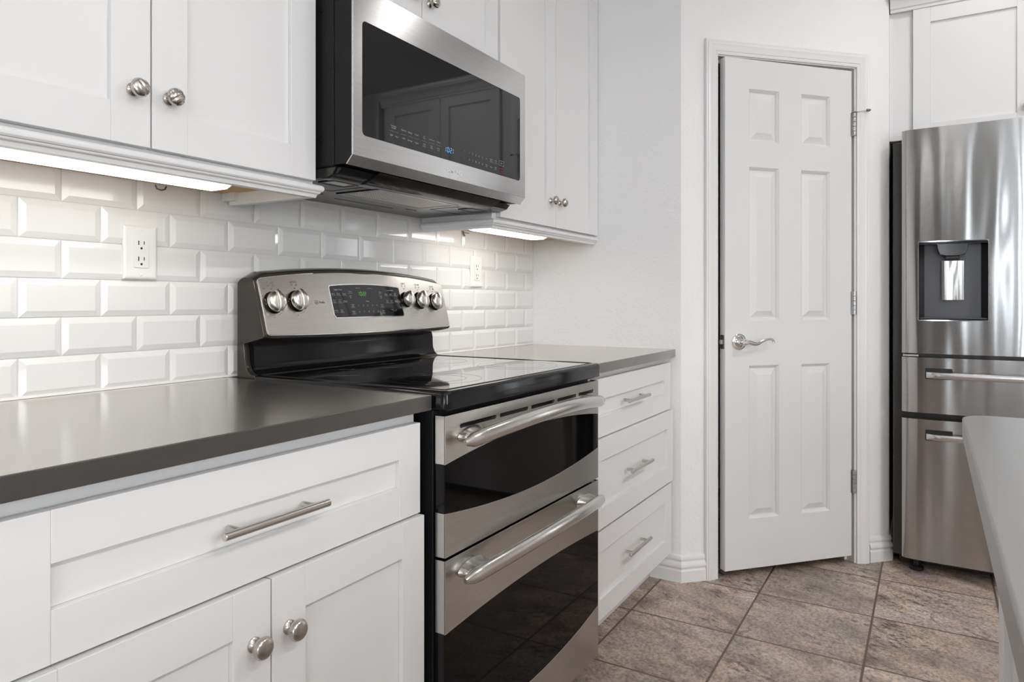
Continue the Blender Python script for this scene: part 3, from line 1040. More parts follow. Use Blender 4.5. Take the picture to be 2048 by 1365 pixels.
# crown moulding above the wall cabinets
CROWN = [(0, 2.333), (0.004, 2.333), (0.006, 2.338), (0.006, 2.345), (0.012, 2.347), (0.016, 2.356), (0.024, 2.370), (0.036, 2.382),
         (0.044, 2.388), (0.046, 2.396), (0.052, 2.398), (0.052, 2.412), (0.0, 2.412)]
cr = MB().sweep([(-2.345, -0.010), (-2.345, -0.3175), (-0.001, -0.3175)], [(o, z + 0.114) for o, z in CROWN], XY).box(-2.345, -0.001, -0.3174, -0.012, 2.456, 2.526).build('crown_moulding', WHITE, smooth=25)
tag(cr, 'white crown moulding along the top of the wall cabinets over the range', 'moulding')


# ---- lit strip fixtures below the wall cabinets
def strip(x0, x1, label, lens):
    t = thing('under_cabinet_light', ((x0 + x1) / 2, -0.22, 1.345), label, 'lamp', group='lit strip lights under the wall cabinets')
    MB().box(x0 - 0.012, x1 + 0.006, -0.279, -0.125, 1.3580, 1.3689).build('lamp_housing', OUTLET, t, bevel=0.002)
    MB().prism([(-0.272, 1.3585), (-0.270, 1.3430), (-0.255, 1.3370), (-0.205, 1.3370), (-0.186, 1.3430), (-0.180, 1.3585)], YZ, x0, x1).build('diffuser', lens, t, bevel=0.001)


strip(-2.31, -1.752, 'lit strip light beneath the wall cabinet left of the microwave', LENS)
strip(-0.765, -0.368, 'lit strip light beneath the tall wall cabinet right of the microwave', LENS2)
MB_ = MB()
w_ = MB_.tube([(-1.756, -0.011, 1.366), (-1.754, -0.013, 1.358), (-1.744, -0.014, 1.3555), (-1.734, -0.013, 1.359), (-1.730, -0.011, 1.366)], 0.0016, 8)
tag(w_.build('cable_loop', DKMETAL, smooth=40), 'small dark wire loop on the tiles under the left strip light', 'cable')
w_ = MB().tube([(-0.548, -0.012, 1.366), (-0.545, -0.014, 1.354), (-0.540, -0.014, 1.3485)], 0.003, 8).tube([(-0.545, -0.014, 1.360), (-0.515, -0.014, 1.3600)], 0.0016, 8)
tag(w_.build('cable_end', DKMETAL, smooth=40), 'small dark cable end on the tiles under the right strip light', 'cable')

# ------------------------------------------------------------------ microwave
MX0, MX1, MY = -1.5555, -0.7945, -0.421
t = thing('microwave', (-1.175, -0.21, 1.385), 'stainless and black over the range microwave with dark glass door', 'microwave')
bd = MB().box(-1.5540, -0.7990, -0.360, -0.0115, 1.4085, 1.8350).build('case', BLACKM, t, bevel=0.003)
for z in (1.765, 1.470):
    MB().lathe([(0.0052, 0), (0.0045, 0.002), (0.0, 0.0026)], (-1.5540, -0.3235, z), (-1, 0, 0), 14).build('screw', BLACKE, bd)
MB().prism([(-0.3625, 1.4105), (-0.3995, 1.4105), (-0.4165, 1.4262), (-0.4165, 1.8110), (-0.3625, 1.8110)], YZ, -1.5535, -0.7965).build('door_shell', BLACKM, t, bevel=0.0015)
hole = rr(-1.5258, -0.8250, 1.4760, 1.7330, 0.011, 5)
f_ = MB().plate([[(MX0, 1.4275), (MX1, 1.4275), (MX1, 1.8115), (MX0, 1.8115)], hole], XZ, MY, MY + 0.0045)
df = f_.build('door_frame', STEEL_MW, t, smooth=30, bevel=0.0007)
f_ = MB().prism([(MY, 1.4273), (MY + 0.0045, 1.4273), (-0.4000, 1.4095), (-0.4025, 1.4075)], YZ, MX0, MX1)
f_.build('door_chamfer', STEEL_MW, df, smooth=30, bevel=0.0004)
gl = MB().plate([rr(-1.5252, -0.8256, 1.4766, 1.7324, 0.0106, 5)], XZ, MY + 0.0012, MY + 0.0042).build('door_glass', MWGLASS, t, smooth=0)
MWP = lambda a, b, c: (a, c, b)
tx = [('Turntable', -1.419, 1.5190, .0052), ('On/Off', -1.419, 1.5138, .0052), ('Light', -1.4267, 1.4965, .0056), ('Vent', -1.4073, 1.4955, .0056),
      ('Popcorn', -1.3815, 1.5164, .0056), ('Reheat', -1.3575, 1.5157, .0056), ('Power', -1.3321, 1.5155, .0056), ('Lock', -1.3815, 1.4972, .0056),
      ('Beverage', -1.3585, 1.4963, .0050), ('Veggies', -1.3321, 1.4955, .0050), ('My', -1.3018, 1.5175, .0048), ('Plate', -1.3018, 1.5128, .0048),
      ('Auto Cook', -1.2718, 1.5150, .0050), ('Defrost', -1.2421, 1.5148, .0050), ('Melt', -1.3018, 1.4978, .0048), ('Soften', -1.3018, 1.4930, .0048),
      ('Keep', -1.2718, 1.4990, .0046), ('Warm', -1.2718, 1.4942, .0046), ('Power', -1.243, 1.4985, .0046), ('Level', -1.243, 1.4938, .0046),
      ('^', -1.1240, 1.5130, .0075), ('v', -1.1240, 1.4955, .0055)]
for i in range(5):
    tx.append((str(i + 1), -1.1026 + i * 0.0164, 1.5127 - i * 0.0003, .0075))
    tx.append((str((i + 6) % 10), -1.1026 + i * 0.0164, 1.4938 - i * 0.0003, .0075))
tx += [('OK', -1.0153, 1.5121, .0056), ('Kitchen', -0.9904, 1.5145, .0046), ('Timer', -0.9904, 1.5098, .0046), ('Clock', -0.9655, 1.5145, .0046), ('Set', -0.9655, 1.5098, .0046),
       ('More', -1.0153, 1.4945, .0046), ('Less', -1.0153, 1.4898, .0046), ('Sensor', -0.9904, 1.4922, .0050), ('Add', -0.9666, 1.4945, .0046), ('30s', -0.9666, 1.4898, .0046),
       ('Start', -0.9341, 1.5122, .0062)]
MB().text([q for q in tx if q[1] < -1.2], MWP, MY + 0.0007).build('button_lettering', GREYINK, gl, smooth=0)
lt = MB().text([q for q in tx if q[1] >= -1.2], MWP, MY + 0.0007)
lt.plate([rr(-0.9477, -0.9200, 1.5045, 1.5195, .0008, 2), rr(-0.9471, -0.9206, 1.5051, 1.5189, .0005, 2)], MWP, MY + 0.0006, MY + 0.0009)
for a, b in ((-1.434, -1.402), (-1.392, -1.372), (-1.366, -1.345), (-1.342, -1.322), (-1.312, -1.292), (-1.284, -1.260), (-1.255, -1.231), (-1.002, -0.955)):
    lt.box(a, b, MY + 0.0006, MY + 0.0008, 1.5058, 1.5061)
lt.build('control_lettering', GREYINK, gl, smooth=0)
lt = MB().plate([rr(-0.9470, -0.9206, 1.4820, 1.4968, .0008, 2), rr(-0.9463, -0.9213, 1.4827, 1.4961, .0005, 2)], MWP, MY + 0.0006, MY + 0.0009)
lt.text([('Stop', -0.9338, 1.4894, .0062)], MWP, MY + 0.0007)
lt.build('stop_button_lettering', REDINK, gl, smooth=0)

SEG = {'0': 'abcdef', '1': 'bc', '2': 'abged', '3': 'abgcd'}


def digits(mb, s_, x, z, w_, h_, gap, m, c, th, slant=0.08):
    for ch in s_:
        if ch == ':':
            for q in (0.3, 0.7):
                zz = z + h_ * q
                mb.plate([[(x + slant * h_ * q - th * .5, zz - th / 2), (x + slant * h_ * q + th * .5, zz - th / 2), (x + slant * h_ * q + th * .5, zz + th / 2), (x + slant * h_ * q - th * .5, zz + th / 2)]], m, c, c + 0.0002)
            x += gap * 0.8
            continue
        S = {'a': (0, 1, w_, 1), 'g': (0, .5, w_, .5), 'd': (0, 0, w_, 0), 'f': (0, .5, 0, 1), 'b': (w_, .5, w_, 1), 'e': (0, 0, 0, .5), 'c': (w_, 0, w_, .5)}
        for k in SEG[ch]:
            x0, y0, x1, y1 = S[k]
            if ch == '1': x0 = x1 = w_ * 0.5
            if y0 == y1:
                p = [(x0 + th * .6, y0 * h_ - th / 2), (x1 - th * .6, y0 * h_ - th / 2), (x1 - th * .6, y0 * h_ + th / 2), (x0 + th * .6, y0 * h_ + th / 2)]
            else:
                p = [(x0 - th / 2, y0 * h_ + th * .6), (x0 + th / 2, y0 * h_ + th * .6), (x0 + th / 2, y1 * h_ - th * .6), (x0 - th / 2, y1 * h_ - th * .6)]
            mb.plate([[(x + a + slant * b, z + b) for a, b in p]], m, c, c + 0.0002)
        x += w_ + gap
    return mb


digits(MB(), '10:21', -1.2140, 1.4968, 0.0062, 0.0125, 0.0036, MWP, MY + 0.0007, 0.0015).build('clock_digits', BLUELED, gl, smooth=0)
MB().text([('SAMSUNG', -1.1745, 1.4488, 0.0148, 'CENTER', 0.0003)], MWP, MY - 0.0007).build('maker_lettering', LOGOS, df, smooth=0)

# underside: hood pan, lip, filter, lamps
pan = MB().prism([(-0.014, 1.3900), (-0.018, 1.3860), (-0.335, 1.3860), (-0.352, 1.3920), (-0.362, 1.4082), (-0.014, 1.4082)], YZ, -1.5480, -0.8100)
pan = pan.build('hood_pan', PANM, t, bevel=0.0015)
MB().prism([(-0.310, 1.3845), (-0.338, 1.3845), (-0.366, 1.3925), (-0.378, 1.4060), (-0.350, 1.4078)], YZ, -1.5440, -0.8140).build('pan_lip', BLACKE, pan, bevel=0.0015)
MB().prism([(-0.330, 1.3835), (-0.350, 1.3835), (-0.378, 1.3950), (-0.398, 1.4066), (-0.370, 1.4080)], YZ, -1.4400, -0.9000).build('vent_lip', BLACKE, pan, bevel=0.0012)
fo, fi = rr(-1.366, -1.026, -0.332, -0.178, 0.003, 2), rr(-1.350, -1.042, -0.318, -0.198, 0.003, 2)
MB().plate([fo, fi], XY, 1.3828, 1.3862).build('filter_frame', BLACKE, pan, smooth=0)
MB().box(-1.351, -1.041, -0.319, -0.197, 1.3832, 1.3855).build('grease_filter', FILTER, pan, smooth=0)
for x0 in (-1.515, -0.945):
    l_ = MB().plate([rr(x0, x0 + 0.085, -0.322, -0.268, 0.004, 2), rr(x0 + 0.006, x0 + 0.079, -0.316, -0.274, 0.003, 2)], XY, 1.3835, 1.3862).build('lamp_cover', BLACKP, pan, smooth=0)
    MB().box(x0 + 0.005, x0 + 0.080, -0.317, -0.273, 1.3848, 1.3858).build('lamp_lens', GLASSM, l_, smooth=0)
gv = MB()
for x0, x1, y0, y1 in ((-1.540, -1.400, -0.196, -0.194), (-1.400, -1.398, -0.335, -0.194), (-0.985, -0.983, -0.335, -0.194), (-0.985, -0.830, -0.196, -0.194), (-1.30, -1.06, -0.110, -0.107), (-1.42, -1.37, -0.140, -0.134), (-1.03, -0.98, -0.140, -0.134)):
    gv.box(x0, x1, y0, y1, 1.3852, 1.3862)
gv.build('pan_grooves', SLOT, pan, smooth=0)

# ------------------------------------------------------------------ electric range
RX0, RX1 = -1.557, -0.797
RC = (RX0 + RX1) / 2
t = thing('electric_range', (RC, -0.35, 0), 'stainless double oven electric range with black glass cooktop and knob backguard', 'range')
MB().box(RX0 + 0.004, RX1 - 0.004, -0.640, -0.032, 0.045, 0.884).build('range_body', BLACKM, t, bevel=0.003)
for x in (RX0 + 0.05, RX1 - 0.05):
    for y in (-0.58, -0.08):
        MB().lathe([(0, 0), (0.016, 0), (0.016, 0.010), (0.008, 0.012), (0.008, 0.048), (0, 0.048)], (x, y, 0.0), (0, 0, 1), 14).build('levelling_foot', BLACKP, t)

# cooktop
CX0, CX1, CY0, CY1 = -1.5605, -0.7935, -0.6795, -0.0920
ck = MB()
rings = []
for ins, z in ((0.003, 0.8810), (0.0, 0.8835), (0.0, 0.9135), (0.0025, 0.9190), (0.007, 0.9212), (0.018, 0.9218), (0.021, 0.9205), (0.0225, 0.9185)):
    r_ = max(0.003, 0.016 - ins)
    rings.append([(a, b, z) for a, b in rr(CX0 + ins, CX1 - ins, CY0 + ins, CY1 - ins * 0.2, r_, 4)])
ck.loft(rings)
ckt = ck.build('cooktop_frame', BLACKE, t, smooth=40)
gt = MB().prism(rr(CX0 + 0.0215, CX1 - 0.0215, CY0 + 0.0215, CY1 - 0.004, 0.008, 3), XY, 0.9170, 0.9212).build('cooktop_glass', COOKGL, ckt, smooth=30, bevel=0.0006)
rim = MB()
rim.sweep(rr(CX0 + 0.0205, CX1 - 0.0205, CY0 + 0.0205, CY1 - 0.004, 0.010, 5), [(0.0012, 0.9200), (0.0012, 0.9222), (0.0, 0.9230), (-0.0012, 0.9222), (-0.0012, 0.9200)], XY, closed=True)
rim.build('cooktop_rim', BRONZE, ckt, smooth=40)
for cx_, cy_, r_ in ((-1.375, -0.505, (0.115, 0.078)), (-1.375, -0.235, (0.080,)), (-0.985, -0.235, (0.080,)), (-0.985, -0.505, (0.115, 0.075)), (-1.18, -0.2, (0.06,))):
    for q in r_:
        MB().lathe([(q, 0), (q, 0.00025), (q - 0.0016, 0.00025), (q - 0.0016, 0)], (cx_, cy_, 0.9211), (0, 0, 1), 64).build('burner_ring', RING, gt, smooth=0)

# backguard side profile at the ends (y,z)
def headring(x, dz, db, ins=0.0):
    i = ins
    zt = 1.1600 + dz
    return [(x, -0.0335, 0.9950 + i), (x, -0.0335, zt - 0.004), (x, -0.0365, zt + 0.0045 - i), (x, -0.0460, zt + 0.0115 - i), (x, -0.060, zt + 0.0140 - i), (x, -0.085, zt + 0.0115 - i),
            (x, -0.0925, zt + 0.0070 - i), (x, -0.0950, zt - 0.0010 - i), (x, -0.1315, 1.0190 - db + i), (x, -0.1310, 1.0130 - db + i), (x, -0.1260, 1.0095 - db + i), (x, -0.060, 0.9950 + i)]


hd = MB()
rings = []
for k in range(25):
    u = -1 + 2 * k / 24
    x = RC + u * (RX1 - RX0) / 2
    e = 1 - u * u
    edge = 0.012 * max(0, (abs(u) - 0.93) / 0.07) ** 2
    rings.append(headring(x, 0.0245 * e - edge * 0.8, 0.0055 * e, edge * 0.25))
hd.loft(rings)
head = hd.build('backguard_shell', BRONZE, t, smooth=50, bevel=0.002)
# lower backguard, side frames and cove down to the cooktop
lo = MB()
lo.prism([(-0.0335, 0.884), (-0.0335, 0.998), (-0.0700, 0.998), (-0.0735, 0.985), (-0.0745, 0.950), (-0.0780, 0.935), (-0.0860, 0.9255), (-0.0980, 0.9215), (-0.0980, 0.884)],
         YZ, RX0 + 0.018, RX1 - 0.018)
lo.build('backguard_lower', BLACKE, t, smooth=40)
for x0, x1 in ((RX0, RX0 + 0.018), (RX1 - 0.018, RX1)):
    sf = MB().prism([(-0.0325, 0.884), (-0.0325, 0.999), (-0.0560, 0.999), (-0.0600, 0.975), (-0.0625, 0.950), (-0.0700, 0.933), (-0.0830, 0.9235), (-0.0980, 0.9212), (-0.0980, 0.884)], YZ, x0, x1)
    sf.build('backguard_side', BRONZE, t, smooth=40, bevel=0.0025, seg=3)

# inclined control fascia
BV = Vector((0, 0.0361, 0.1358)).normalized()
BN = Vector((0, -BV.z, BV.y))
BO = Vector((0, -0.1377, 1.0225))
FP = lambda a, b, c: tuple(BO + Vector((a, 0, 0)) + BV * b + BN * c)


def fascia_outline(g, top=0.1405, arch=0.0262, bot=0.0, barch=0.0062, n=18):
    x0, x1 = RX0 + 0.008 + g, RX1 - 0.008 - g
    pts = []
    r = 0.010
    for k in range(n + 1):
        u = k / n
        x = x1 - r - (x1 - x0 - 2 * r) * u
        q = (x - RC) / ((x1 - x0) / 2)
        pts.append((x, top - g + arch * (1 - q * q)))
    pts += [(x0 + 0.004, top - g - 0.001), (x0 + 0.0008, top - g - 0.005), (x0, top - g - 0.010)]
    pts += [(x0, bot + g + 0.012), (x0 + 0.001, bot + g + 0.006), (x0 + 0.004, bot + g + 0.0015)]
    for k in range(n + 1):
        u = k / n
        x = x0 + r + (x1 - x0 - 2 * r) * u
        q = (x - RC) / ((x1 - x0) / 2)
        pts.append((x, bot + g - barch * (1 - q * q)))
    pts += [(x1 - 0.004, bot + g + 0.0015), (x1 - 0.001, bot + g + 0.006), (x1, bot + g + 0.012)]
    pts += [(x1, top - g - 0.010), (x1 - 0.0008, top - g - 0.005), (x1 - 0.004, top - g - 0.001)]
    return pts


fas = MB().plate([fascia_outline(0.0)], FP, -0.0090, 0.0).build('control_fascia', STEEL_X, t, smooth=35, bevel=0.0018, seg=3)
MB().plate([fascia_outline(-0.0022), fascia_outline(0.0006)], FP, -0.0115, -0.0015).build('fascia_trim', CHROME, fas, smooth=35, bevel=0.0009)
# display
def disp_outline(g):
    pts = []
    xl, xr = -1.3205 - g, -1.0310 + g
    for k in range(13):
        u = k / 12
        x = xr - 0.004 - (xr - xl - 0.008) * u
        q = 2 * u - 1
        pts.append((x, 0.1262 + g + 0.0065 * (1 - q * q)))
    pts += [(xl + 0.0005, 0.1225 + g), (xl + 0.002, 0.045), (xl + 0.0060 + 0.002, 0.0375 - g)]
    pts += [(xr - 0.006, 0.0385 - g), (xr, 0.0420 - g), (xr, 0.1225 + g)]
    return pts


MB().plate([disp_outline(0.0024), disp_outline(0.0)], FP, 0.0, 0.0012).build('display_bezel', CHROME, fas, smooth=30)
dsp = MB().plate([disp_outline(0.0002)], FP, 0.0, 0.0009).build('display_glass', MWGLASS, fas, smooth=0)
tx = [('Upper Oven', -1.2886, .1165, .0062), ('Bake', -1.310, .1045, .0056), ('Broil', -1.2902, .1045, .0056), ('Proof', -1.2683, .1045, .0056),
      ('Conv', -1.3094, .0868, .0046), ('Bake', -1.3094, .0818, .0046), ('Conv', -1.2887, .0872, .0042), ('Roast', -1.2887, .0822, .0046), ('Warm', -1.2687, .0838, .0056),
      ('Probe', -1.3098, .0571, .0056), ('Oven', -1.2883, .0590, .0046), ('Light', -1.2883, .0545, .0046), ('Clock', -1.2434, .1112, .0056), ('Lock', -1.2446, .0990, .0050), ('On', -1.2446, .0938, .0050),
      ('Timing', -1.1805, .0834, .0050), ('Cook', -1.2427, .0732, .0048), ('Time', -1.2427, .0682, .0048), ('Delay', -1.2428, .0538, .0048), ('Start', -1.2428, .0488, .0048),
      ('Start', -1.1184, .1108, .0056), ('Clear', -1.1183, .0990, .0050), ('Off', -1.1183, .0938, .0050), ('Cook', -1.1203, .0730, .0048), ('Time', -1.1203, .0682, .0048),
      ('Delay', -1.1198, .0545, .0048), ('Start', -1.1198, .0495, .0048), ('Lower Oven', -1.0733, .1169, .0060), ('Bake', -1.0938, .1048, .0054), ('Broil', -1.0729, .1048, .0054),
      ('Self', -1.0527, .1070, .0046), ('Clean', -1.0527, .1022, .0046), ('Conv', -1.0931, .0858, .0046), ('Bake', -1.0931, .0810, .0046), ('Conv', -1.0733, .0858, .0046), ('Roast', -1.0733, .0810, .0046),
      ('Warm', -1.0531, .0834, .0054), ('Timer', -1.0780, .0568, .0048), ('Set', -1.0610, .0568, .0048), ('Upper Oven', -1.2090, .1225, .0036), ('Lower Oven', -1.1600, .1222, .0036)]
for i in range(5):
    tx.append((str(i + 1), -1.2199 + i * 0.0192, .0710, .0068))
    tx.append((str((i + 6) % 10), -1.2195 + i * 0.0192, .0528 - i * .0002, .0068))
for lo_, hi_ in ((-2, -1.262), (-1.262, -1.20), (-1.20, -1.10)):
    MB().text([q for q in tx if lo_ <= q[1] < hi_], FP, 0.0011).build('button_lettering', GREYINK, dsp, smooth=0)
lt = MB().text([q for q in tx if q[1] >= -1.10], FP, 0.0011)
for a, b in ((-1.310, .1000), (-1.2902, .1000), (-1.2683, .1000), (-1.3094, .0785), (-1.2887, .0785), (-1.2687, .0800), (-1.3098, .0520), (-1.2883, .0510), (-1.2434, .1060), (-1.1184, .1060), (-1.2427, .0648),
             (-1.2428, .0455), (-1.1203, .0648), (-1.1198, .0462), (-1.0938, .1000), (-1.0729, .1000), (-1.0527, .0990), (-1.0931, .0778), (-1.0733, .0778), (-1.0531, .0800), (-1.069, .0528)):
    lt.plate([[(a - .0085, b), (a + .0085, b), (a + .0085, b + .0004), (a - .0085, b + .0004)]], FP, 0.0010, 0.0012)
lt.build('control_lettering', GREYINK, dsp, smooth=0)
digits(MB(), '10:22', -1.2115, .0998, 0.0052, 0.0110, 0.0026, FP, 0.0011, 0.0012).build('clock_digits', GREENLED, dsp, smooth=0)
# maker's roundel and lettering
lg = MB().plate([[(-1.3745 + .0058 * cos(q * pi / 10), .0803 + .0058 * sin(q * pi / 10)) for q in range(20)], [(-1.3745 + .0049 * cos(q * pi / 10), .0803 + .0049 * sin(q * pi / 10)) for q in range(20)]], FP, 0.0, 0.0004)
lg.text([('g', -1.3762, .0812, .0066), ('e', -1.3728, .0800, .0066), ('Profile', -1.3555, .0803, .0078)], FP, 0.0004)
lg.build('maker_lettering', DARKINK, fas, smooth=0)
KN = [(-1.5160, .0800), (-1.4410, .0835), (-1.0045, .0885), (-0.9370, .0858), (-0.8640, .0810)]
NM = [('Dual', 'Off', 'Left'), ('', 'Off', ''), ('', 'Off', 'Warm'), ('', 'Off', ''), ('Dual', 'Off', 'Right')]
for i, (kx, kb) in enumerate(KN):
    lg = MB()
    lg.text([(NM[i][1], kx, kb + .0345, .0048)] + ([(NM[i][0], kx - .022, kb + .0355, .0042)] if NM[i][0] else []) + ([(NM[i][2], kx + .022, kb + .0355, .0042)] if NM[i][0] else []), FP, 0.0004)
    lg.text([('Lo', kx - .004, kb - .0370, .0042), ('Hi', kx - .029, kb + .017, .0042)], FP, 0.0004)
    # arc scale
    for a0, a1 in ((-75, -50), (-45, -20)):
        o_, i_ = [], []
        for q in range(6):
            aa = radians(a0 + (a1 - a0) * q / 5)
            o_.append((kx + .0335 * cos(aa), kb + .0335 * sin(aa))); i_.append((kx + .0329 * cos(aa), kb + .0329 * sin(aa)))
        lg.plate([o_ + i_[::-1]], FP, 0.0001, 0.0004)
    # burner position icon: small rings
    for dx, db in ((-.0075, .0052), (0, .0052), (.0075, .0052), (-.0075, -.003), (.0075, -.003)):
        cxk, cbk = kx + dx, kb + .0465 + db
        lg.plate([[(cxk + .0026 * cos(q * pi / 6), cbk + .0026 * sin(q * pi / 6)) for q in range(12)], [(cxk + .0021 * cos(q * pi / 6), cbk + .0021 * sin(q * pi / 6)) for q in range(12)]], FP, 0.0001, 0.0004)
    lg.build('knob_marking', DARKINK, fas, smooth=0)

for (kx, kb), (dx, db) in zip(KN, ((-.0075, -.003), (-.0075, .0052), (0, .0052), (.0075, .0052), (.0075, -.003))):
    MB().plate([[(kx + dx + .0024 * cos(q * pi / 6), kb + .0465 + db + .0024 * sin(q * pi / 6)) for q in range(12)]], FP, 0.0002, 0.0006).build('burner_mark', REDINK, fas, smooth=0)
for i, (kx, kb) in enumerate(KN):
    r = 0.0262 if i != 2 else 0.0225
    c = Vector(FP(kx, kb, 0))
    kbse = MB().lathe([(0, 0), (r + .002, 0), (r + .002, .0015), (r * .96, .004), (r * .92, .009), (0, .009)], c, BN, 40).build('knob_base', BLACKE, fas, smooth=40)
    kn = MB()
    kn.lathe([(r * .90, .008), (r * .99, .0095), (r, .0115), (r * .985, .0165), (r * .93, .0205), (r * .80, .0235), (r * .5, .0250), (0, .0255)], c, BN, 40)
    kk = kn.build('knob', KNOBM, fas, smooth=40)
    g = MB()
    lpts = []
    hw_ = r * 0.235
    for q, wv in ((-1.0, .80), (-.8, 1.0), (0, 1.05), (.8, 1.0), (1.03, .75)):
        lpts.append((q * r, hw_ * wv))
    rings = []
    for q, wv in lpts:
        hgt = .0335 - .0085 * abs(q / r) ** 3
        rings.append([FP(kx - wv, kb + q, .0130), FP(kx + wv, kb + q, .0130), FP(kx + wv * .95, kb + q, hgt - .003), FP(kx + wv * .55, kb + q, hgt), FP(kx - wv * .55, kb + q, hgt), FP(kx - wv * .95, kb + q, hgt - .003)])
    g.loft(rings)
    g.build('knob_grip', KNOBM, kk, smooth=40, bevel=0.0008)

# oven doors
OY, OT = -0.672, 0.026


def lens_curve(x, edge, mid):
    q = (x - RC) / ((RX1 - RX0) / 2)
    return edge + (mid - edge) * (1 - q * q)


def oven_door(name, z0, z1, topE, topM, botE, botM, vents):
    x0, x1 = RX0 + 0.002, RX1 - 0.002
    core = MB().box(x0 + 0.0015, x1 - 0.0015, OY + 0.003, OY + OT, z0 + 0.002, z1 - 0.002)
    dd = core.build(name, BLACKE, t, bevel=0.001)
    n = 24
    xs = [x0 + (x1 - x0) * k / n for k in range(n + 1)]
    top = [(x0, z1), (x0, lens_curve(x0, topE, topM))] + [(x, lens_curve(x, topE, topM)) for x in xs[1:]] + [(x1, z1)]
    hl = []
    if vents:
        for a, b in ((-1.503, -1.360), (-1.346, -1.216), (-1.2005, -1.076), (-1.061, -0.947), (-0.933, -0.832)):
            hl.append(rr(a, b, 0.8385, 0.8475, 0.0040, 4))
    m = MB().plate([top] + hl, XZ, OY, OY + 0.0028)
    m.box(x0, x0 + 0.0014, OY + 0.0004, OY + OT - 0.001, lens_curve(x0, topE, topM) + 0.0005, z1)
    m.box(x1 - 0.0014, x1, OY + 0.0004, OY + OT - 0.001, lens_curve(x1, topE, topM) + 0.0005, z1)
    m.build('upper_band', STEEL_X if vents else STEEL_DIM, dd, smooth=30, bevel=0.0005)  # top band takes the brighter steel copy, as if better lit
    bot = [(x0, z0)] + [(x1, z0)] + [(x, lens_curve(x, botE, botM)) for x in xs[::-1]]
    m = MB().plate([bot], XZ, OY, OY + 0.0028)
    m.box(x0, x0 + 0.0014, OY + 0.0004, OY + OT - 0.001, z0, lens_curve(x0, botE, botM) - 0.0005)
    m.box(x1 - 0.0014, x1, OY + 0.0004, OY + OT - 0.001, z0, lens_curve(x1, botE, botM) - 0.0005)
    m.build('lower_band', STEEL_DIM, dd, smooth=30, bevel=0.0005)
    gp = [(x, lens_curve(x, botE, botM) + 0.0004) for x in xs] + [(x, lens_curve(x, topE, topM) - 0.0004) for x in xs[::-1]]
    MB().plate([gp], XZ, OY + 0.0006, OY + 0.0030).build('door_glass', OVGLASS, dd, smooth=30)
    return dd


def arc_handle(dd, zc, up):
    """bowed tube handle that flares into the door at its ends"""
    pts, rad = [], []
    for k in range(33):
        u = -1 + 2 * k / 32
        x = RC + u * 0.3475
        bow = 1 - u * u
        y = -0.7000 - 0.034 * bow
        z = zc + up * bow
        pts.append((x, y, z))
        a = abs(u)
        r_ = 0.0165 if a < 0.88 else 0.0165 * sqrt(max(0.14, 1 - ((a - 0.88) / 0.125) ** 2))
        rad.append(r_)
    h = MB().tube(pts, rad, 20, flat=0.80)
    for s_ in (-1, 1):
        x = RC + s_ * 0.298
        q = 1 - (0.298 / 0.3475) ** 2
        rings = []
        for f_, rx, rz in ((0.0, 0.052, 0.0185), (0.3, 0.041, 0.0155), (0.65, 0.035, 0.0135), (1.0, 0.038, 0.0135)):
            yy = OY - 0.0005 + (-0.7010 - 0.034 * q - OY) * f_
            xo = -s_ * 0.016 * (1 - f_)
            rings.append([(x + xo + rx * cos(2 * pi * k / 20), yy, zc + up * q * 0.9 + rz * sin(2 * pi * k / 20)) for k in range(20)])
        h.loft(rings)
    h.build('handle', STEELBAR, dd, smooth=50)


du = oven_door('upper_oven_door', 0.5830, 0.8705, 0.7715, 0.7985, 0.6735, 0.6460, True)
arc_handle(du, 0.8150, 0.0235)
dl = oven_door('lower_oven_door', 0.0620, 0.5770, 0.4280, 0.4430, 0.2080, 0.1720, False)
arc_handle(dl, 0.5330, 0.0200)

# ------------------------------------------------------------------ refrigerator (faces -x)
FRX, FRY = 0.5586, -1.4104
t = thing('refrigerator', (FRX, FRY, 0), 'stainless french door refrigerator with water dispenser beside the pantry door', 'refrigerator', rz=-pi / 2)
FW = 0.908
MB().box(-0.034, FW + 0.034, 0.082, 0.76, 0.045, 1.766).build('case', FRSIDE, t, bevel=0.006, local=True)
MB().box(-0.01, FW + 0.01, 0.10, 0.70, 0.02, 0.05).build('toe_grille', BLACKP, t, local=True)


def frontprof(x, x0, x1):
    """depth of the curved door skin"""
    e = min(x - x0, x1 - x)
    r = 0.020
    y = 0.0
    if e < r:
        y += r * (1 - sqrt(max(0, 1 - (1 - e / r) ** 2))) * 0.75
    if e < 0.075:
        y += 0.0062 * (1 - e / 0.075) ** 2
    y -= 0.0075 * (1 - (2 * (x - 0) / FW - 1) ** 2)
    return y


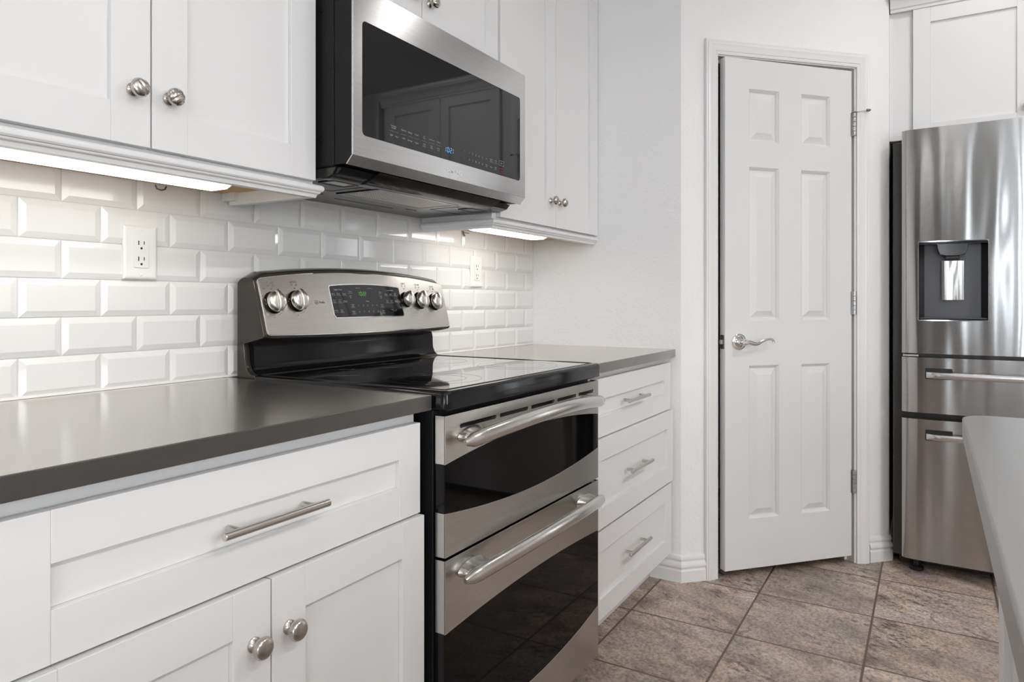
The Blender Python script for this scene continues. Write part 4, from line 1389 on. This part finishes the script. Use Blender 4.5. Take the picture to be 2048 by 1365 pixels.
def fdoor(name, x0, x1, z0, z1, hole=None, back=0.072):
    xs = [x0 + d for d in (0, 0.001, 0.003, 0.006, 0.010, 0.014, 0.020)]
    xs += [x1 - d for d in (0, 0.001, 0.003, 0.006, 0.010, 0.014, 0.020)]
    n = 26
    xs += [x0 + 0.02 + (x1 - x0 - 0.04) * k / n for k in range(1, n)] + [x0 + d for d in (0.028, 0.045, 0.06)] + [x1 - d for d in (0.028, 0.045, 0.06)]
    if hole: xs = [x for x in xs if abs(x - hole[0]) > 0.004 and abs(x - hole[1]) > 0.004] + [hole[0], hole[1]]
    xs = sorted(set(round(x, 5) for x in xs))
    zs = [z0, z1] + ([hole[2], hole[3]] if hole else [])
    zs = sorted(zs)
    v, f = [], []
    nx, nz = len(xs), len(zs)
    for z in zs:
        for x in xs: v.append((x, frontprof(x, x0, x1), z))
    nb = len(v)
    for z in zs:
        for x in xs: v.append((x, back, z))
    for j in range(nz - 1):
        for i in range(nx - 1):
            xm, zm = (xs[i] + xs[i + 1]) / 2, (zs[j] + zs[j + 1]) / 2
            if hole and hole[0] < xm < hole[1] and hole[2] < zm < hole[3]: continue
            a = j * nx + i
            f.append((a, a + 1, a + nx + 1, a + nx))
            f.append((nb + a, nb + a + nx, nb + a + nx + 1, nb + a + 1))
    for i in range(nx - 1):
        f.append((i, nb + i, nb + i + 1, i + 1))
        k = (nz - 1) * nx + i
        f.append((k, k + 1, nb + k + 1, nb + k))
    for j in range(nz - 1):
        a = j * nx
        f.append((a, a + nx, nb + a + nx, nb + a))
        k = j * nx + nx - 1
        f.append((k, nb + k, nb + k + nx, k + nx))
    m = MB().add(v, f)
    return m.build(name, STEEL_Y, t, smooth=30, local=True)


H = (0.0581, 0.2946, 1.0262, 1.3418)
ld = fdoor('left_door', 0.0, 0.4515, 0.893, 1.797, H)
fdoor('right_door', 0.4565, FW, 0.893, 1.797)
m1 = fdoor('middle_drawer', 0.0, FW, 0.655, 0.8770)
m2 = fdoor('freezer_drawer', 0.0, FW, 0.0605, 0.6285)
# dispenser niche
def nb(*a): return MB().box(*a)
yo = frontprof(0.176, 0, 0.4515)
rimm = MB().plate([rr(H[0] - 0.0015, H[1] + 0.0015, H[2] - 0.0015, H[3] + 0.0015, 0.006, 4), rr(H[0] + 0.0025, H[1] - 0.0025, H[2] + 0.0025, H[3] - 0.0025, 0.005, 4)], XZ, yo - 0.0010, yo + 0.006)
nr = rimm.build('dispenser_rim', CHROME, ld, local=True, smooth=30)
ni = MB()
ni.box(H[0] + .001, H[1] - .001, 0.0665, 0.070, H[2] + .001, H[3] - .001)
nbk = ni.build('dispenser_back', DISP, ld, local=True, smooth=0)
ni = MB()
ni.prism([(H[0] + .001, yo + .003), (H[0] + .003, yo + .003), (H[0] + .022, .0665), (H[0] + .001, .0665)], XY, H[2], H[3])
ni.prism([(H[1] - .001, yo + .003), (H[1] - .003, yo + .003), (H[1] - .022, .0665), (H[1] - .001, .0665)], XY, H[2], H[3])
ni.box(H[0], H[1], yo + .003, .0665, H[3] - .012, H[3] - .001)
ni.box(H[0], H[1], yo + .003, .0665, H[2] + .001, H[2] + .008)
ni.build('dispenser_recess', BLACKE, ld, local=True, smooth=0)
MB().box(H[0] + .006, H[1] - .006, yo + .006, .060, H[2] + .0085, H[2] + .011).build('drip_tray', DISP, ld, local=True, smooth=0)
nz_ = MB().loft([[(0.1200 + s_, y, 1.3400), (0.2310 - s_, y, 1.3400), (0.2300 - s_ - .004, y, 1.3080), (0.2190 - s_, y, 1.2890), (0.1960 - s_, y, 1.2840), (0.1550 + s_, y, 1.2840), (0.1320 + s_, y, 1.2890), (0.1210 + s_ + .004, y, 1.3080)] for y, s_ in ((0.008, 0.002), (0.012, 0.0), (0.060, 0.0))])
nz_.build('dispenser_nozzle', plain('smoked_plastic', (0.025, 0.024, 0.023), 0.12, spec=0.8), ld, local=True, smooth=30, bevel=0.001)
MB().box(0.150, 0.201, 0.020, 0.055, 1.270, 1.2845).build('spout', BLACKP, ld, local=True, bevel=0.003)
pd = MB().prism([(0.046, 1.266), (0.0525, 1.266), (0.060, 1.107), (0.0535, 1.107)], lambda a, b, c: (c, a, b), 0.1395, 0.2155)
pd.build('dispenser_paddle', steel('paddle_stainless', (0.7, 0.69, 0.66), 0.16, (0, 1, 0), wav=((1, 26, 1), 0.006)), ld, local=True, smooth=30, bevel=0.0015)
# drawer handles: bars over dark pockets
for dd, z0, z1, nm in ((m1, 0.7935, 0.8400, 0), (m2, 0.5475, 0.5935, 0)):
    yo2 = -0.0075
    for pa, pb in ((0.0830, 0.1760), (FW - 0.1760, FW - 0.0830)):
        MB().plate([rr(pa, pb, z0 - .001, z1 - 0.004, 0.004, 3)], XZ, -0.0075, 0.0050).build('handle_pocket', BLACKP, dd, local=True, smooth=30)
    hb = MB()
    rings = []
    for k in range(29):
        u = -1 + 2 * k / 28
        x = FW / 2 + u * (FW / 2 - 0.0865)
        y0 = -0.0240 - 0.010 * (1 - abs(u) ** 6)
        h0, h1 = z0 + 0.0015, z1 - 0.0175
        if abs(u) == 1: y0 = -0.012
        rings.append([(x, y0, h0 + .002), (x, y0 - .002, h0 + .005), (x, y0 - .002, h1 - .005), (x, y0, h1 - .002), (x, y0 + .012, h1), (x, y0 + .012, h0)])
    hb.loft(rings)
    hb.build('handle', STEELBARY, dd, local=True, smooth=40, bevel=0.0008)
MB().box(0.004, 0.060, 0.010, 0.070, 0.8795, 0.8880).box(0.012, 0.024, 0.006, 0.012, 0.881, 0.887).build('door_hinge', HINGEM, t, local=True, bevel=0.001)
MB().box(0.0, 0.11, 0.03, 0.16, 1.7665, 1.785).build('hinge_cover', BLACKP, t, local=True, bevel=0.004)
for x in (0.052, FW - 0.052):
    MB().lathe([(0, 0), (0.022, 0), (0.027, 0.004), (0.027, 0.014), (0.022, 0.018), (0.011, 0.020), (0.011, 0.050), (0, 0.050)], (x, 0.066, 0.0), (0, 0, 1), 24).build('foot', BLACKP, t, local=True, smooth=40)

# ------------------------------------------------------------------ cabinet above the refrigerator
OX = 0.700
t = thing('bridge_cabinet', (OX, -1.3640, 1.79), 'white shaker cabinet above the refrigerator, beside the pantry wall', 'cabinet', rz=-pi / 2)
oy = -1.3640
LX = lambda y: oy - y       # world y -> local x
MB().box(-0.0035, 0.965, 0.0195, XW - OX - 0.003, 0.0, 0.545).build('cabinet_body', WHITE, t, local=True, bevel=0.001)
MB().box(-0.0035, 0.011, 0.0150, 0.0194, 0.0, 0.545).build('scribe_strip', WHITE, t, local=True, smooth=0)
for a0, a1, kx in ((LX(-1.4484), LX(-1.8680), 0.474), (LX(-1.8715), LX(-2.2900), 0.540)):
    d_ = shaker(MB(), a0, a1, -0.003, 0.5435, 0.0, 0.0630, 0.0630).build('door', WHITE, t, local=True, bevel=0.0011)
    knob_round(kx, 0.0, 0.078, swirl=1.0, r=0.0165).build('knob', NICKEL, d_, local=True, smooth=35)
cr = MB().sweep([(OX - 0.0005, oy), (OX - 0.0005, -2.329)], [(-o, z) for o, z in CROWN] and [(o, z) for o, z in CROWN], lambda a, b, c: (2 * (OX - 0.0005) - a if False else a, b, c))
cr.box(OX - 0.0003, XW - 0.003, -2.329, oy - 0.001, 2.3355, 2.412)
cr = cr.build('crown_moulding', WHITE, smooth=25)
tag(cr, 'white crown moulding above the refrigerator cabinet', 'moulding')
# tall end panel closing the refrigerator bay
pn = MB().box(0.715, XW - 0.003, -2.395, -2.375, 0.0, 2.40).build('end_panel', WHITE, smooth=0, bevel=0.001)
tag(pn, 'tall white panel on the far side of the refrigerator', 'panel')

# ------------------------------------------------------------------ island
IX1, IX0, IY1, IY0 = -1.297, -2.72, -1.556, -2.26
it = MB().prism([(IX0, IY0), (IX1 - 0.045, IY0)] + [(IX1 - 0.045 + 0.045 * sin(q * pi / 16), IY0 + 0.045 - 0.045 * cos(q * pi / 16)) for q in range(1, 9)] +
                [(IX1 - 0.045 + 0.045 * cos(q * pi / 16), IY1 - 0.045 + 0.045 * sin(q * pi / 16)) for q in range(0, 9)] + [(IX0, IY1)], XY, 0.879, 0.914)
it = it.build('island_countertop', ISLTOP, smooth=40, bevel=0.003)
tag(it, 'pale grey quartz island countertop with rounded corner at the right edge', 'countertop')
t = thing('kitchen_island', (-2.0, -1.9, 0), 'white panelled kitchen island base under the pale grey top', 'island')
MB().box(IX0 + 0.04, -1.4440, -2.21, -1.6040, 0.10, 0.8788).box(IX0 + 0.05, -1.50, -2.15, -1.66, 0, 0.10).build('island_body', WHITE, t, bevel=0.001)
MB().box(-1.5960, -1.4440, -1.6038, -1.5985, 0.0, 0.8785).build('corner_stile', WHITE, t, bevel=0.0015)
sp = MB()
shk = shaker(sp, 0, 0.52, 0.11, 0.870, 0, 0.064, m=lambda a, b, c: (-1.601 - a, -1.5870 - c, b))
sp.build('side_panel', WHITE, t, bevel=0.0011)

# ------------------------------------------------------------------ downlight trims in the ceiling
for cx_, cy_, cw_ in CANS:
    o = MB().lathe([(0.098, 0.0), (0.098, -0.004), (0.088, -0.007), (0.080, -0.004), (0.080, 0.0)], (cx_, cy_, CEIL), (0, 0, 1), 32).build('recessed_downlight', TRIMW, smooth=30)
    tag(o, 'white ring of a recessed ceiling downlight above the kitchen floor', 'lamp', 'recessed ceiling downlights')
